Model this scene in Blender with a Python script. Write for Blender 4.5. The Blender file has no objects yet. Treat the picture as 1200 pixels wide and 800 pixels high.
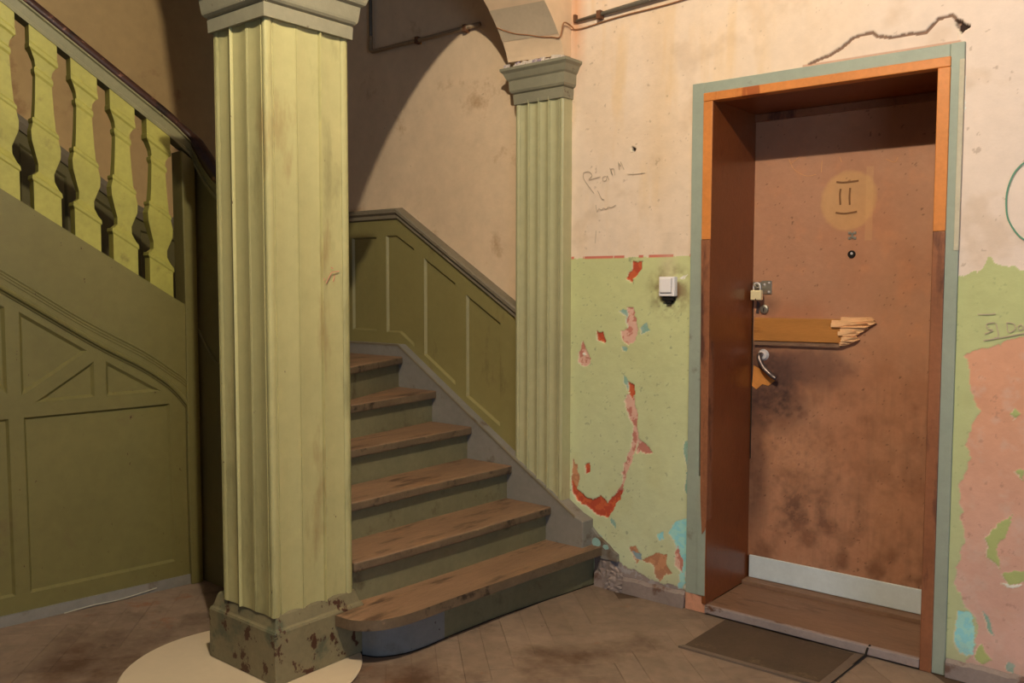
import bpy, bmesh, math, random
import numpy as np
from mathutils import Vector, Matrix
from mathutils.geometry import tessellate_polygon

# ------------------------------------------------------------------ camera
scene = bpy.context.scene
col = scene.collection
yaw, pitch, roll = 0.68684, 0.062465, 0.001745
FPX = 1031.05
cam_d = bpy.data.cameras.new('camera'); cam = bpy.data.objects.new('camera', cam_d); col.objects.link(cam)
fw = Vector((-math.sin(yaw)*math.cos(pitch), math.cos(yaw)*math.cos(pitch), -math.sin(pitch)))
rt = Vector((math.cos(yaw), math.sin(yaw), 0)); up = rt.cross(fw)
rt, up = rt*math.cos(roll)+up*math.sin(roll), up*math.cos(roll)-rt*math.sin(roll)
m = Matrix((rt, up, -fw)).transposed().to_4x4(); m.translation = Vector((0, -3.444, 1.42))
cam.matrix_world = m
cam_d.sensor_width = 36.0; cam_d.lens = FPX*36.0/1200.0; cam_d.clip_start = 0.05
scene.camera = cam

# ------------------------------------------------------------------ world, lamp, exposure
w = bpy.data.worlds.new('world'); scene.world = w; w.use_nodes = True
bg = w.node_tree.nodes['Background']; bg.inputs[0].default_value = (0.70, 0.84, 1.0, 1); bg.inputs[1].default_value = 0.07
ld = bpy.data.lights.new('ceiling_bulb_light', 'POINT'); ld.energy = 270; ld.color = (1.0, 0.90, 0.70); ld.shadow_soft_size = 0.025
lo = bpy.data.objects.new('ceiling_bulb_light', ld); col.objects.link(lo); lo.location = (-1.0, -2.53, 3.40)
# added unseen area light: cool daylight fill from right behind the camera
ad = bpy.data.lights.new('cool_daylight_fill', 'AREA'); ad.shape = 'RECTANGLE'; ad.size = 1.4; ad.size_y = 1.8; ad.energy = 38; ad.color = (0.58, 0.76, 1.0)
ao = bpy.data.objects.new('cool_daylight_fill', ad); col.objects.link(ao); ao.location = (2.0, -3.2, 1.25)
ao.rotation_euler = (Vector((-1.9, -0.2, 0.4))-Vector((2.0, -3.2, 1.25))).to_track_quat('-Z', 'Y').to_euler()
scene.view_settings.view_transform = 'Standard'; scene.view_settings.look = 'None'
scene.view_settings.gamma = 1.0; scene.view_settings.use_curve_mapping = False
scene.view_settings.exposure = 0.0

# ------------------------------------------------------------------ helpers
rnd = random.Random(7)
def lin(c):
    out = []
    for v in c:
        v = v/255.0
        out.append(v/12.92 if v <= 0.04045 else ((v+0.055)/1.055)**2.4)
    return tuple(out)
def org(o):
    v = Vector((0, 0, 0))
    while o is not None:
        v = v+o.location; o = o.parent
    return v
def mesh(name, verts, faces, mat, parent=None, smooth=False, kind=None, loc=None):
    base = Vector(loc) if loc is not None else org(parent)
    me = bpy.data.meshes.new(name)
    me.from_pydata([tuple(Vector(v)-base) for v in verts], [], faces)
    me.materials.append(mat)
    if smooth: me.polygons.foreach_set('use_smooth', [True]*len(me.polygons))
    bm = bmesh.new(); bm.from_mesh(me); bmesh.ops.recalc_face_normals(bm, faces=bm.faces); bm.to_mesh(me); bm.free()
    o = bpy.data.objects.new(name, me); col.objects.link(o)
    o.location = base-org(parent)
    if parent is not None: o.parent = parent
    if kind: o['kind'] = kind
    return o
def thing(name, label, cat, loc=(0, 0, 0), group=None):
    o = bpy.data.objects.new(name, None); col.objects.link(o); o.location = loc; o.empty_display_size = 0.05
    o['label'] = label; o['category'] = cat
    if group: o['group'] = group
    return o
def tag(o, label, cat, group=None):
    o['label'] = label; o['category'] = cat
    if group: o['group'] = group
    return o
def structure(name, loc=(0, 0, 0)):
    o = bpy.data.objects.new(name, None); col.objects.link(o); o.location = loc; o['kind'] = 'structure'; o.empty_display_size = 0.05
    return o
def bevel(o, wd=0.004, seg=2):
    md = o.modifiers.new('bevel', 'BEVEL'); md.width = wd; md.segments = seg; md.limit_method = 'ANGLE'; md.angle_limit = math.radians(40)
    return o
def box(x0, x1, y0, y1, z0, z1):
    v = [(x, y, z) for z in (z0, z1) for x, y in ((x0, y0), (x1, y0), (x1, y1), (x0, y1))]
    return v, [(0, 3, 2, 1), (4, 5, 6, 7), (0, 1, 5, 4), (1, 2, 6, 5), (2, 3, 7, 6), (3, 0, 4, 7)]
def join(*parts):
    V = []; Fs = []
    for v, f in parts:
        n = len(V); V += list(v); Fs += [tuple(i+n for i in q) for q in f]
    return V, Fs
def prism(poly, fn, d0, d1, holes=()):
    """solid from a 2-D outline; fn(u,v,d) gives the point; holes are cut through"""
    loops = [list(poly)]+[list(h) for h in holes]
    flat = [p for l in loops for p in l]; n = len(flat)
    tris = tessellate_polygon([[Vector((p[0], p[1], 0)) for p in l] for l in loops])
    V = [fn(p[0], p[1], d0) for p in flat]+[fn(p[0], p[1], d1) for p in flat]
    Fs = [tuple(t) for t in tris]+[tuple(i+n for i in reversed(t)) for t in tris]
    k = 0
    for l in loops:
        for i in range(len(l)):
            a, b = k+i, k+(i+1) % len(l); Fs.append((a, b, b+n, a+n))
        k += len(l)
    return V, Fs
def shrink(poly, d):
    """inset a convex polygon by d (positive shrinks)"""
    n = len(poly); A = sum(poly[i][0]*poly[(i+1) % n][1]-poly[(i+1) % n][0]*poly[i][1] for i in range(n)); s = 1 if A > 0 else -1
    L = []
    for i in range(n):
        a, b = Vector(poly[i]), Vector(poly[(i+1) % n]); t = (b-a).normalized(); nn = Vector((-t.y, t.x))*s; L.append((a+nn*d, t))
    out = []
    for i in range(n):
        (p, r), (q, t) = L[i-1], L[i]
        den = r.x*t.y-r.y*t.x
        if abs(den) < 1e-6: out.append(tuple(q)); continue
        k = ((q.x-p.x)*t.y-(q.y-p.y)*t.x)/den; out.append(tuple(p+r*k))
    return out
def tray(poly, fn, d_front, d_back, slope):
    """recessed panel with sloping sides: ring from the hole edge down to the panel, then the panel"""
    inn = shrink(poly, slope); n = len(poly)
    V = [fn(p[0], p[1], d_front) for p in poly]+[fn(p[0], p[1], d_back) for p in inn]
    Fs = [(i, (i+1) % n, (i+1) % n+n, i+n) for i in range(n)]+[tuple(range(n, 2*n))]
    return V, Fs
def tube(pts, r, seg=8, fn=None, closed=False, flat=1.0):
    pts = [Vector(p) for p in pts]; V = []; Fs = []; prev = None
    for i, p in enumerate(pts):
        a = pts[max(i-1, 0)]; b = pts[min(i+1, len(pts)-1)]; t = (b-a).normalized()
        if prev is None:
            ref = Vector((0, 0, 1)) if abs(t.z) < 0.9 else Vector((1, 0, 0)); n1 = t.cross(ref).normalized()
        else:
            n1 = (prev-t*prev.dot(t)).normalized()
        prev = n1; n2 = t.cross(n1)
        rr = r[i] if isinstance(r, (list, tuple)) else r
        for k in range(seg):
            an = 2*math.pi*k/seg; V.append(p+n1*math.cos(an)*rr+n2*math.sin(an)*rr*flat)
    for i in range(len(pts)-1):
        for k in range(seg):
            Fs.append((i*seg+k, i*seg+(k+1) % seg, (i+1)*seg+(k+1) % seg, (i+1)*seg+k))
    Fs.append(tuple(range(seg))); Fs.append(tuple(reversed(range((len(pts)-1)*seg, len(pts)*seg))))
    return V, Fs
def sweep(path, section):
    """section = (side, up) outline swept along a path, kept upright; path items are points"""
    P = [Vector(p) for p in path]; V = []; Fs = []; n = len(section)
    for i, p in enumerate(P):
        a = P[max(i-1, 0)]; b = P[min(i+1, len(P)-1)]; t = (b-a); t.z = 0
        if t.length < 1e-6: t = Vector((1, 0, 0))
        t.normalize(); side = Vector((t.y, -t.x, 0))
        for s, u in section: V.append(p+side*s+Vector((0, 0, u)))
    for i in range(len(P)-1):
        for k in range(n): Fs.append((i*n+k, i*n+(k+1) % n, (i+1)*n+(k+1) % n, (i+1)*n+k))
    Fs.append(tuple(range(n))); Fs.append(tuple(reversed(range((len(P)-1)*n, len(P)*n))))
    return V, Fs
def rings(sections):
    """stack of rectangles (x0,x1,y0,y1,z) lofted and capped"""
    V = []; Fs = []
    for x0, x1, y0, y1, z in sections: V += [(x0, y0, z), (x1, y0, z), (x1, y1, z), (x0, y1, z)]
    for i in range(len(sections)-1):
        for k in range(4): Fs.append((i*4+k, i*4+(k+1) % 4, (i+1)*4+(k+1) % 4, (i+1)*4+k))
    Fs.append((3, 2, 1, 0)); n = len(V); Fs.append((n-4, n-3, n-2, n-1))
    return V, Fs
def smooth_path(pts, sub=6):
    P = [Vector(p) for p in pts]; out = []
    for i in range(len(P)-1):
        p0, p1, p2, p3 = P[max(i-1, 0)], P[i], P[i+1], P[min(i+2, len(P)-1)]
        for k in range(sub):
            t = k/sub
            out.append(0.5*((2*p1)+(p2-p0)*t+(2*p0-5*p1+4*p2-p3)*t*t+(3*p1-p0-3*p2+p3)*t**3))
    out.append(P[-1]); return out

# ------------------------------------------------------------------ materials
def material(name, base, rough=0.6, var=0.18, vscale=3.0, patches=(), bump=0.15, bscale=60.0, stretch=(1, 1, 1), spec=0.4, metal=0.0, attr=False):
    """base colour with large and fine mottling; patches = [(srgb, noise scale, threshold, softness, stretch)]"""
    mt = bpy.data.materials.new(name); mt.use_nodes = True; nt = mt.node_tree; N = nt.nodes; Lk = nt.links
    bs = N['Principled BSDF']; bs.inputs['Roughness'].default_value = rough; bs.inputs['Metallic'].default_value = metal
    bs.inputs['Specular IOR Level'].default_value = spec
    geo = N.new('ShaderNodeNewGeometry')
    def noise(scale, detail=4, st=(1, 1, 1), off=0.0, rg=0.6):
        mp = N.new('ShaderNodeMapping'); mp.inputs['Scale'].default_value = st; mp.inputs['Location'].default_value = (off, off*1.3, off*0.7)
        Lk.new(geo.outputs['Position'], mp.inputs[0])
        nz = N.new('ShaderNodeTexNoise'); nz.inputs['Scale'].default_value = scale; nz.inputs['Detail'].default_value = detail; nz.inputs['Roughness'].default_value = rg
        Lk.new(mp.outputs[0], nz.inputs['Vector']); return nz.outputs['Fac']
    if attr:
        at = N.new('ShaderNodeAttribute'); at.attribute_name = 'tint'; cur = at.outputs['Color']
    else:
        rgb = N.new('ShaderNodeRGB'); rgb.outputs[0].default_value = (*lin(base), 1); cur = rgb.outputs[0]
    for sc, amt, off in ((vscale, var, 1.0), (vscale*9, var*0.7, 5.0)):
        mr = N.new('ShaderNodeMapRange'); mr.inputs['From Min'].default_value = 0.3; mr.inputs['From Max'].default_value = 0.7
        mr.inputs['To Min'].default_value = 1-amt; mr.inputs['To Max'].default_value = 1+amt
        Lk.new(noise(sc, 5, stretch, off), mr.inputs['Value'])
        vm = N.new('ShaderNodeVectorMath'); vm.operation = 'SCALE'; Lk.new(cur, vm.inputs[0]); Lk.new(mr.outputs[0], vm.inputs['Scale']); cur = vm.outputs[0]
    for i, (c, sc, th, sf, st) in enumerate(patches):
        mr = N.new('ShaderNodeMapRange'); mr.inputs['From Min'].default_value = th; mr.inputs['From Max'].default_value = th+sf
        Lk.new(noise(sc, 6, st, 11.0+7*i, 0.65), mr.inputs['Value'])
        mx = N.new('ShaderNodeMix'); mx.data_type = 'RGBA'; Lk.new(mr.outputs[0], mx.inputs['Factor']); Lk.new(cur, mx.inputs['A']); mx.inputs['B'].default_value = (*lin(c), 1)
        cur = mx.outputs['Result']
    Lk.new(cur, bs.inputs['Base Color'])
    if bump:
        bp = N.new('ShaderNodeBump'); bp.inputs['Strength'].default_value = bump; bp.inputs['Distance'].default_value = 0.004
        Lk.new(noise(bscale, 4, stretch, 3.0), bp.inputs['Height']); Lk.new(bp.outputs[0], bs.inputs['Normal'])
    return mt
O1 = (1, 1, 1)
CHIP = (70, 38, 22)
M = {}
M['wall'] = material('old_wall_paint', (220, 200, 180), 0.75, 0.05, 2.5, attr=True, bump=0.35, bscale=35, spec=0.25)
M['plaster'] = material('stained_plaster', (222, 192, 158), 0.85, 0.07, 1.6, [((176, 132, 92), 3.2, 0.60, 0.16, O1), ((120, 92, 66), 26, 0.70, 0.06, O1)], 0.5, 22, spec=0.2)
M['green_column'] = material('column_green_paint', (176, 168, 118), 0.42, 0.07, 2.2, [((150, 128, 84), 4.0, 0.62, 0.12, (1, 1, .25)), (CHIP, 44, 0.69, 0.025, (1, 1, .45)), ((96, 92, 56), 3.0, 0.60, 0.2, (1, 1, .3))], 0.12, 40)
M['green_pilaster'] = material('pilaster_green_paint', (178, 172, 132), 0.42, 0.07, 2.5, [((132, 122, 84), 4.0, 0.62, 0.12, (1, 1, .25)), (CHIP, 42, 0.73, 0.03, (1, 1, .5))], 0.12, 40)
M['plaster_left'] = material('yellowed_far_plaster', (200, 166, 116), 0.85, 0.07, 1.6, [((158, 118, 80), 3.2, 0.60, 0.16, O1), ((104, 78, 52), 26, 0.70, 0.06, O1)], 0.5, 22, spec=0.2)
M['capital'] = material('capital_grey_green_paint', (140, 134, 112), 0.6, 0.08, 4, [((100, 84, 66), 14, 0.66, 0.06, O1)], 0.2, 50)
M['plinth'] = material('scuffed_plinth_paint', (122, 112, 84), 0.55, 0.12, 5, [((88, 90, 70), 7, 0.55, 0.10, O1), (CHIP, 15, 0.575, 0.03, (1, 1, .8)), ((38, 28, 20), 32, 0.68, 0.03, O1)], 0.3, 45)
M['olive'] = material('olive_panel_paint', (114, 105, 60), 0.45, 0.08, 2.4, [((108, 92, 58), 3.4, 0.62, 0.14, O1), (CHIP, 46, 0.685, 0.02, (1, 1, .6)), ((48, 36, 20), 70, 0.70, 0.02, O1)], 0.12, 45)
M['olive_dark'] = material('olive_string_paint', (106, 98, 62), 0.5, 0.07, 2.0, [((92, 80, 54), 5, 0.62, 0.14, O1), (CHIP, 60, 0.74, 0.02, O1)], 0.12, 45)
M['lime'] = material('lime_baluster_paint', (166, 158, 76), 0.5, 0.10, 5, [((132, 124, 62), 9, 0.60, 0.12, O1), (CHIP, 40, 0.72, 0.03, O1)], 0.2, 60)
M['rail'] = material('rail_grey_green_paint', (126, 120, 86), 0.5, 0.10, 5, [(CHIP, 22, 0.68, 0.04, O1)], 0.15, 50)
M['grip'] = material('worn_red_brown_rail', (62, 38, 30), 0.4, 0.25, 8, [((140, 96, 78), 16, 0.60, 0.06, O1), ((34, 22, 18), 9, 0.58, 0.08, O1)], 0.2, 50)
M['wainscot'] = material('wainscot_olive_paint', (138, 126, 78), 0.42, 0.07, 2.5, [((112, 96, 62), 4.5, 0.63, 0.12, (1, 1, .4)), (CHIP, 50, 0.73, 0.02, O1)], 0.12, 45)
M['wainscot_cap'] = material('wainscot_cap_paint', (124, 112, 92), 0.55, 0.10, 5, [((88, 66, 48), 12, 0.62, 0.08, O1)], 0.2, 50)
M['stringer'] = material('stringer_grey_paint', (132, 126, 118), 0.5, 0.10, 3.5, [((100, 80, 62), 5, 0.58, 0.10, O1), ((60, 44, 34), 40, 0.70, 0.03, O1)], 0.15, 45)
M['riser'] = material('riser_olive_grey_paint', (116, 110, 82), 0.5, 0.12, 4, [((84, 72, 50), 6, 0.58, 0.12, O1), ((56, 38, 26), 45, 0.69, 0.03, O1)], 0.15, 45)
M['riser_blue'] = material('riser_daylight_blue_paint', (124, 124, 122), 0.5, 0.10, 4, [((96, 88, 74), 3, 0.54, 0.10, O1), ((56, 30, 24), 42, 0.66, 0.03, O1)], 0.15, 45)  # riser paint with chips, cool daylight put into the base colour
M['tread'] = material('worn_tread_wood', (134, 104, 80), 0.6, 0.16, 3.0, [((150, 112, 80), 5, 0.56, 0.14, (2.5, .6, 1)), ((84, 62, 46), 6, 0.54, 0.12, (2.5, .5, 1)), ((48, 34, 24), 30, 0.72, 0.04, (2, .5, 1))], 0.3, 55, (3, .7, 1))
M['nosing'] = material('dirty_tread_edge', (104, 86, 66), 0.6, 0.18, 6, [((54, 42, 32), 12, 0.56, 0.10, O1), ((142, 112, 84), 14, 0.64, 0.05, O1)], 0.3, 60)
M['floor'] = material('dusty_oak_parquet', (134, 114, 98), 0.7, 0.18, 2.2, [((84, 60, 44), 1.6, 0.50, 0.16, O1), ((134, 88, 62), 4, 0.62, 0.10, O1), ((60, 46, 36), 11, 0.66, 0.10, O1)], 0.25, 60, spec=0.25)
M['floor2'] = material('darker_oak_parquet', (130, 110, 94), 0.7, 0.18, 2.2, [((80, 58, 44), 1.6, 0.50, 0.16, O1), ((134, 88, 62), 4, 0.62, 0.10, O1), ((60, 46, 36), 11, 0.66, 0.10, O1)], 0.25, 60, spec=0.25)
M['joint'] = material('dark_floor_joint', (84, 64, 48), 0.9, 0.1, 5, bump=0)
M['disc'] = material('white_slab', (204, 184, 156), 0.55, 0.03, 3, [((190, 168, 138), 8, 0.68, 0.1, O1)], 0.05, 80)
M['leaf'] = material('door_leaf_hardboard', (175, 110, 70), 0.5, 0.06, 4, attr=True, bump=0.25, bscale=70, spec=0.35)
M['reveal'] = material('brown_lacquered_board', (126, 68, 34), 0.3, 0.12, 3, [((96, 44, 20), 6, 0.60, 0.12, (1, 1, .5)), ((60, 32, 18), 35, 0.72, 0.03, O1)], 0.15, 60, spec=0.5)
M['pine'] = material('orange_pine_strip', (206, 128, 64), 0.45, 0.10, 6, [((164, 86, 40), 8, 0.60, 0.06, (1, 1, .15)), ((110, 54, 28), 22, 0.72, 0.04, (1, 1, .5))], 0.15, 60)
M['pine_dark'] = material('weathered_red_strip', (140, 88, 60), 0.5, 0.15, 6, [((88, 52, 40), 7, 0.54, 0.08, (1, 1, .25)), ((180, 130, 96), 18, 0.68, 0.05, (1, 1, .4))], 0.2, 60)
M['frame'] = material('frame_grey_green_paint', (152, 160, 146), 0.5, 0.06, 4, [((120, 120, 104), 6, 0.62, 0.1, O1), ((110, 60, 44), 24, 0.73, 0.03, (1, 1, .4))], 0.2, 50)
M['raw'] = material('raw_salmon_wood', (206, 146, 116), 0.7, 0.12, 8, [((150, 92, 66), 9, 0.58, 0.1, (1, 1, .4))], 0.3, 60)
M['sill'] = material('worn_sill_wood', (130, 98, 76), 0.6, 0.14, 5, [((96, 68, 50), 8, 0.58, 0.1, (.5, 3, 1)), ((156, 128, 112), 12, 0.64, 0.06, (.5, 3, 1))], 0.3, 60, (.6, 3, 1))
M['sill_edge'] = material('sill_grey_edge_paint', (150, 134, 130), 0.6, 0.12, 6, [((100, 66, 46), 14, 0.60, 0.06, (.6, 1, 1))], 0.3, 60)
M['kick'] = material('kick_strip_pale_green_paint', (206, 214, 216), 0.5, 0.06, 5, [((120, 124, 108), 9, 0.66, 0.08, O1), ((70, 54, 44), 48, 0.73, 0.02, O1)], 0.15, 50)
M['black'] = material('black_gap', (26, 20, 16), 0.9, 0.1, 5, bump=0)
M['steel'] = material('dull_steel', (170, 164, 150), 0.35, 0.15, 30, [((96, 70, 48), 60, 0.66, 0.05, O1)], 0.1, 120, metal=0.8)
M['chrome'] = material('chrome_shackle', (236, 228, 226), 0.32, 0.03, 30, bump=0, metal=0.35)
M['brass'] = material('brass_lock_body', (244, 226, 178), 0.35, 0.05, 30, bump=0, metal=0.2)
M['darkmetal'] = material('dark_bent_metal', (112, 100, 98), 0.35, 0.2, 30, bump=0.1, metal=0.7)
M['plank'] = material('varnished_plank', (178, 118, 58), 0.45, 0.10, 6, [((140, 86, 42), 9, 0.58, 0.1, (.3, 1, 2))], 0.2, 60, (.5, 1, 3))
M['splinter'] = material('fresh_broken_pine', (236, 186, 136), 0.8, 0.12, 30, [((188, 128, 84), 40, 0.60, 0.08, (.2, 1, 1.5))], 0.6, 90, (.3, 1, 2))
M['bare'] = material('bare_hardboard', (206, 134, 64), 0.8, 0.1, 30, bump=0.4, bscale=90)
M['white'] = material('white_plastic', (238, 230, 230), 0.35, 0.01, 3, bump=0)
M['seam'] = material('switch_seam', (150, 144, 140), 0.5, 0.01, 3, bump=0)
M['mat'] = material('dark_rubber_mat', (78, 62, 48), 0.9, 0.12, 6, [((104, 86, 64), 9, 0.60, 0.1, O1)], 0.5, 120)
M['matrim'] = material('mat_grey_trim', (104, 88, 76), 0.7, 0.1, 6, bump=0.2)
M['skirt'] = material('grey_base_paint', (142, 126, 120), 0.6, 0.12, 6, [((112, 84, 72), 10, 0.56, 0.08, O1), ((176, 168, 160), 16, 0.66, 0.05, O1)], 0.4, 40)
M['pipe'] = material('painted_conduit', (148, 122, 92), 0.5, 0.1, 6, [((90, 64, 44), 20, 0.62, 0.06, O1)], 0.1, 50)
M['pipe_dark'] = material('dark_grey_conduit', (104, 96, 84), 0.45, 0.1, 6, bump=0.1)
M['cable'] = material('grimy_cable', (150, 104, 70), 0.6, 0.1, 6, bump=0)
M['rust'] = material('rusty_metal', (110, 72, 48), 0.7, 0.2, 20, bump=0.2)
M['pencil'] = material('pencil_line', (190, 170, 150), 0.9, 0.05, 3, bump=0)
M['teal'] = material('green_chalk_line', (104, 150, 126), 0.9, 0.05, 3, bump=0)
M['burnt'] = material('scorched_line', (128, 88, 56), 0.9, 0.05, 3, bump=0)
M['pale'] = material('pale_scratch', (204, 146, 96), 0.9, 0.05, 3, bump=0)
M['white_caulk'] = material('white_filler', (196, 186, 164), 0.8, 0.08, 10, bump=0.3)
M['turquoise'] = material('old_turquoise_paint', (146, 182, 176), 0.7, 0.08, 10, bump=0.2)
M['crumb'] = material('crumbled_plaster', (206, 190, 176), 0.9, 0.15, 20, [((150, 130, 150), 18, 0.56, 0.06, O1)], 0.6, 60)
M['soffit_grey'] = material('grey_soffit_patch', (186, 166, 140), 0.85, 0.06, 6, bump=0.4, bscale=30)
M['ceiling'] = material('ceiling_limewash', (200, 182, 154), 0.9, 0.06, 2, bump=0.2)

# ------------------------------------------------------------------ numpy noise for painted grids
def vnoise(X, Y, scale, seed, octaves=4):
    rs = np.random.RandomState(seed); out = np.zeros_like(X); amp = 1.0; tot = 0
    for o in range(octaves):
        g = rs.rand(64, 64); u = X*scale; v = Y*scale; i = np.floor(u).astype(int); j = np.floor(v).astype(int)
        fu = u-i; fv = v-j; fu = fu*fu*(3-2*fu); fv = fv*fv*(3-2*fv)
        a = g[i % 64, j % 64]; b = g[(i+1) % 64, j % 64]; c = g[i % 64, (j+1) % 64]; d = g[(i+1) % 64, (j+1) % 64]
        out += amp*((a*(1-fu)+b*fu)*(1-fv)+(c*(1-fu)+d*fu)*fv); tot += amp; amp *= 0.55; scale *= 2.1
    return out/tot
def inpoly(X, Y, poly):
    r = np.zeros(X.shape, bool); n = len(poly)
    for i in range(n):
        x1, y1 = poly[i]; x2, y2 = poly[(i+1) % n]
        if y1 == y2: continue
        c = ((y1 > Y) != (y2 > Y)) & (X < (x2-x1)*(Y-y1)/(y2-y1)+x1); r ^= c
    return r
def polydist(X, Y, pts):
    d = np.full(X.shape, 9.0)
    for (x1, y1), (x2, y2) in zip(pts[:-1], pts[1:]):
        dx, dy = x2-x1, y2-y1; t = np.clip(((X-x1)*dx+(Y-y1)*dy)/(dx*dx+dy*dy+1e-12), 0, 1)
        d = np.minimum(d, np.hypot(X-x1-t*dx, Y-y1-t*dy))
    return d
def grid_mesh(name, X, Y, Z, Cc, keep, mat, parent=None, kind=None, extra=None):
    """X,Y,Z,(ny,nx) arrays; keep (ny-1,nx-1) mask of cells; Cc colour array in linear rgb; extra=(verts,faces,colour)"""
    ny, nx = X.shape; idx = np.arange(ny*nx).reshape(ny, nx)
    q = np.stack([idx[:-1, :-1], idx[:-1, 1:], idx[1:, 1:], idx[1:, :-1]], -1)[keep]
    used = np.zeros(ny*nx, bool); used[q.ravel()] = True; remap = np.cumsum(used)-1
    V = np.stack([X.ravel(), Y.ravel(), Z.ravel()], -1)[used]; q = remap[q]; C4 = np.ones((len(V), 4)); C4[:, :3] = Cc.reshape(-1, 3)[used]
    fl = [tuple(r) for r in q.tolist()] if extra else None
    if extra:
        n = len(V); V = np.vstack([V, np.array([tuple(v) for v in extra[0]])]); e = np.ones((len(extra[0]), 4)); e[:, :3] = extra[2]; C4 = np.vstack([C4, e])
        q = np.vstack([q, np.array([[i+n for i in f] for f in extra[1]])])
    me = bpy.data.meshes.new(name); o = org(parent)
    V = V-np.array(tuple(o))
    me.vertices.add(len(V)); me.vertices.foreach_set('co', V.astype(np.float32).ravel())
    me.loops.add(len(q)*4); me.loops.foreach_set('vertex_index', q.astype(np.int32).ravel())
    me.polygons.add(len(q)); me.polygons.foreach_set('loop_start', np.arange(0, len(q)*4, 4, dtype=np.int32)); me.polygons.foreach_set('loop_total', np.full(len(q), 4, np.int32))
    me.update(calc_edges=True)
    ca = me.color_attributes.new('tint', 'FLOAT_COLOR', 'POINT'); ca.data.foreach_set('color', C4.astype(np.float32).ravel())
    me.materials.append(mat); me.validate()
    ob = bpy.data.objects.new(name, me); col.objects.link(ob)
    if parent: ob.parent = parent
    if kind: ob['kind'] = kind
    return ob
def mixc(Cc, mask, c):
    if mask.dtype == bool: Cc[mask] = lin(c)
    else:
        m3 = np.clip(mask, 0, 1)[..., None]; Cc[:] = Cc*(1-m3)+np.array(lin(c))*m3

TAB = {}
TAB['brick'] = [[(-2.11, 1.539), (-2.074, 1.534), (-2.078, 1.496), (-2.122, 1.438), (-2.145, 1.45), (-2.128, 1.496)], [(-2.311, 1.211), (-2.273, 1.212), (-2.263, 1.156), (-2.306, 1.175)], [(-2.166, 0.485), (-2.175, 0.432), (-2.212, 0.373), (-2.24, 0.336), (-2.298, 0.343), (-2.347, 0.363), (-2.407, 0.383), (-2.443, 0.423), (-2.443, 0.494), (-2.413, 0.449), (-2.372, 0.421), (-2.318, 0.409), (-2.284, 0.435), (-2.241, 0.401), (-2.222, 0.436), (-2.194, 0.465)], [(-2.374, 0.574), (-2.349, 0.59), (-2.339, 0.538), (-2.368, 0.526)], [(-2.135, 0.985), (-2.108, 0.975), (-2.098, 0.929), (-2.125, 0.911)]]
TAB['tan'] = [[(-2.444, 0.586), (-2.418, 0.56), (-2.403, 0.5), (-2.413, 0.449), (-2.443, 0.453)], [(-2.053, 0.173), (-1.995, 0.205), (-1.951, 0.221), (-1.921, 0.219), (-1.924, 0.172), (-1.894, 0.139), (-1.928, 0.132), (-1.954, 0.095), (-1.98, 0.105), (-1.99, 0.15)], [(-2.117, 0.217), (-2.085, 0.227), (-2.053, 0.173), (-2.084, 0.147)]]
TAB['pink'] = [[(-2.389, 1.167), (-2.368, 1.12), (-2.344, 1.096), (-2.353, 1.059), (-2.382, 1.033), (-2.412, 1.056), (-2.418, 1.109), (-2.398, 1.126)], [(-2.144, 1.322), (-2.112, 1.326), (-2.098, 1.257), (-2.084, 1.23), (-2.101, 1.179), (-2.128, 1.154), (-2.17, 1.176), (-2.17, 1.215), (-2.138, 1.228)], [(-2.135, 0.926), (-2.107, 0.928), (-2.088, 0.86), (-2.088, 0.793), (-2.078, 0.731), (-2.095, 0.67), (-2.113, 0.62), (-2.144, 0.537), (-2.157, 0.475), (-2.185, 0.45), (-2.227, 0.395), (-2.194, 0.469), (-2.162, 0.514), (-2.158, 0.594), (-2.114, 0.699), (-2.105, 0.779), (-2.124, 0.817), (-2.153, 0.893)], [(-2.078, 0.731), (-2.033, 0.709), (-1.997, 0.674), (-2.086, 0.663)], [(-1.866, 0.269), (-1.844, 0.215), (-1.843, 0.15), (-1.886, 0.187)]]
TAB['teal'] = [[(-2.19, 1.313), (-2.167, 1.317), (-2.121, 1.303), (-2.111, 1.241), (-2.138, 1.216), (-2.148, 1.279)], [(-2.075, 1.238), (-2.044, 1.258), (-2.017, 1.221), (-2.07, 1.211)], [(-2.169, 1.153), (-2.133, 1.142), (-2.141, 1.122), (-2.164, 1.125)], [(-2.163, 1.019), (-2.126, 0.982), (-2.135, 0.946), (-2.158, 0.98)], [(-1.848, 0.738), (-1.806, 0.742), (-1.8, 0.642), (-1.815, 0.507), (-1.836, 0.523), (-1.833, 0.637)], [(-2.297, 0.248), (-2.273, 0.24), (-2.277, 0.19), (-2.302, 0.202)], [(-0.651, 0.266), (-0.634, 0.251), (-0.607, 0.187), (-0.629, 0.196)], [(-0.559, 0.11), (-0.54, 0.097), (-0.545, 0.065), (-0.566, 0.071)], [(-2.226, 0.342), (-2.197, 0.319), (-2.192, 0.287), (-2.221, 0.307)]]
TAB['cyan'] = [[(-1.889, 0.373), (-1.826, 0.399), (-1.795, 0.282), (-1.818, 0.182), (-1.842, 0.081), (-1.863, 0.076), (-1.856, 0.193), (-1.874, 0.267), (-1.913, 0.318)], [(-1.974, 0.307), (-1.94, 0.321), (-1.935, 0.287), (-1.965, 0.277)], [(-0.731, 0.25), (-0.692, 0.25), (-0.667, 0.171), (-0.681, 0.095), (-0.721, 0.094), (-0.739, 0.152)]]
TAB['grey'] = [[(-2.268, 0.204), (-2.22, 0.181), (-2.191, 0.145), (-2.144, 0.119), (-2.088, 0.114), (-2.016, 0.089), (-1.829, 0.083), (-1.828, -0.001), (-2.319, -0.026), (-2.3, 0.061), (-2.277, 0.128)]]
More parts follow.
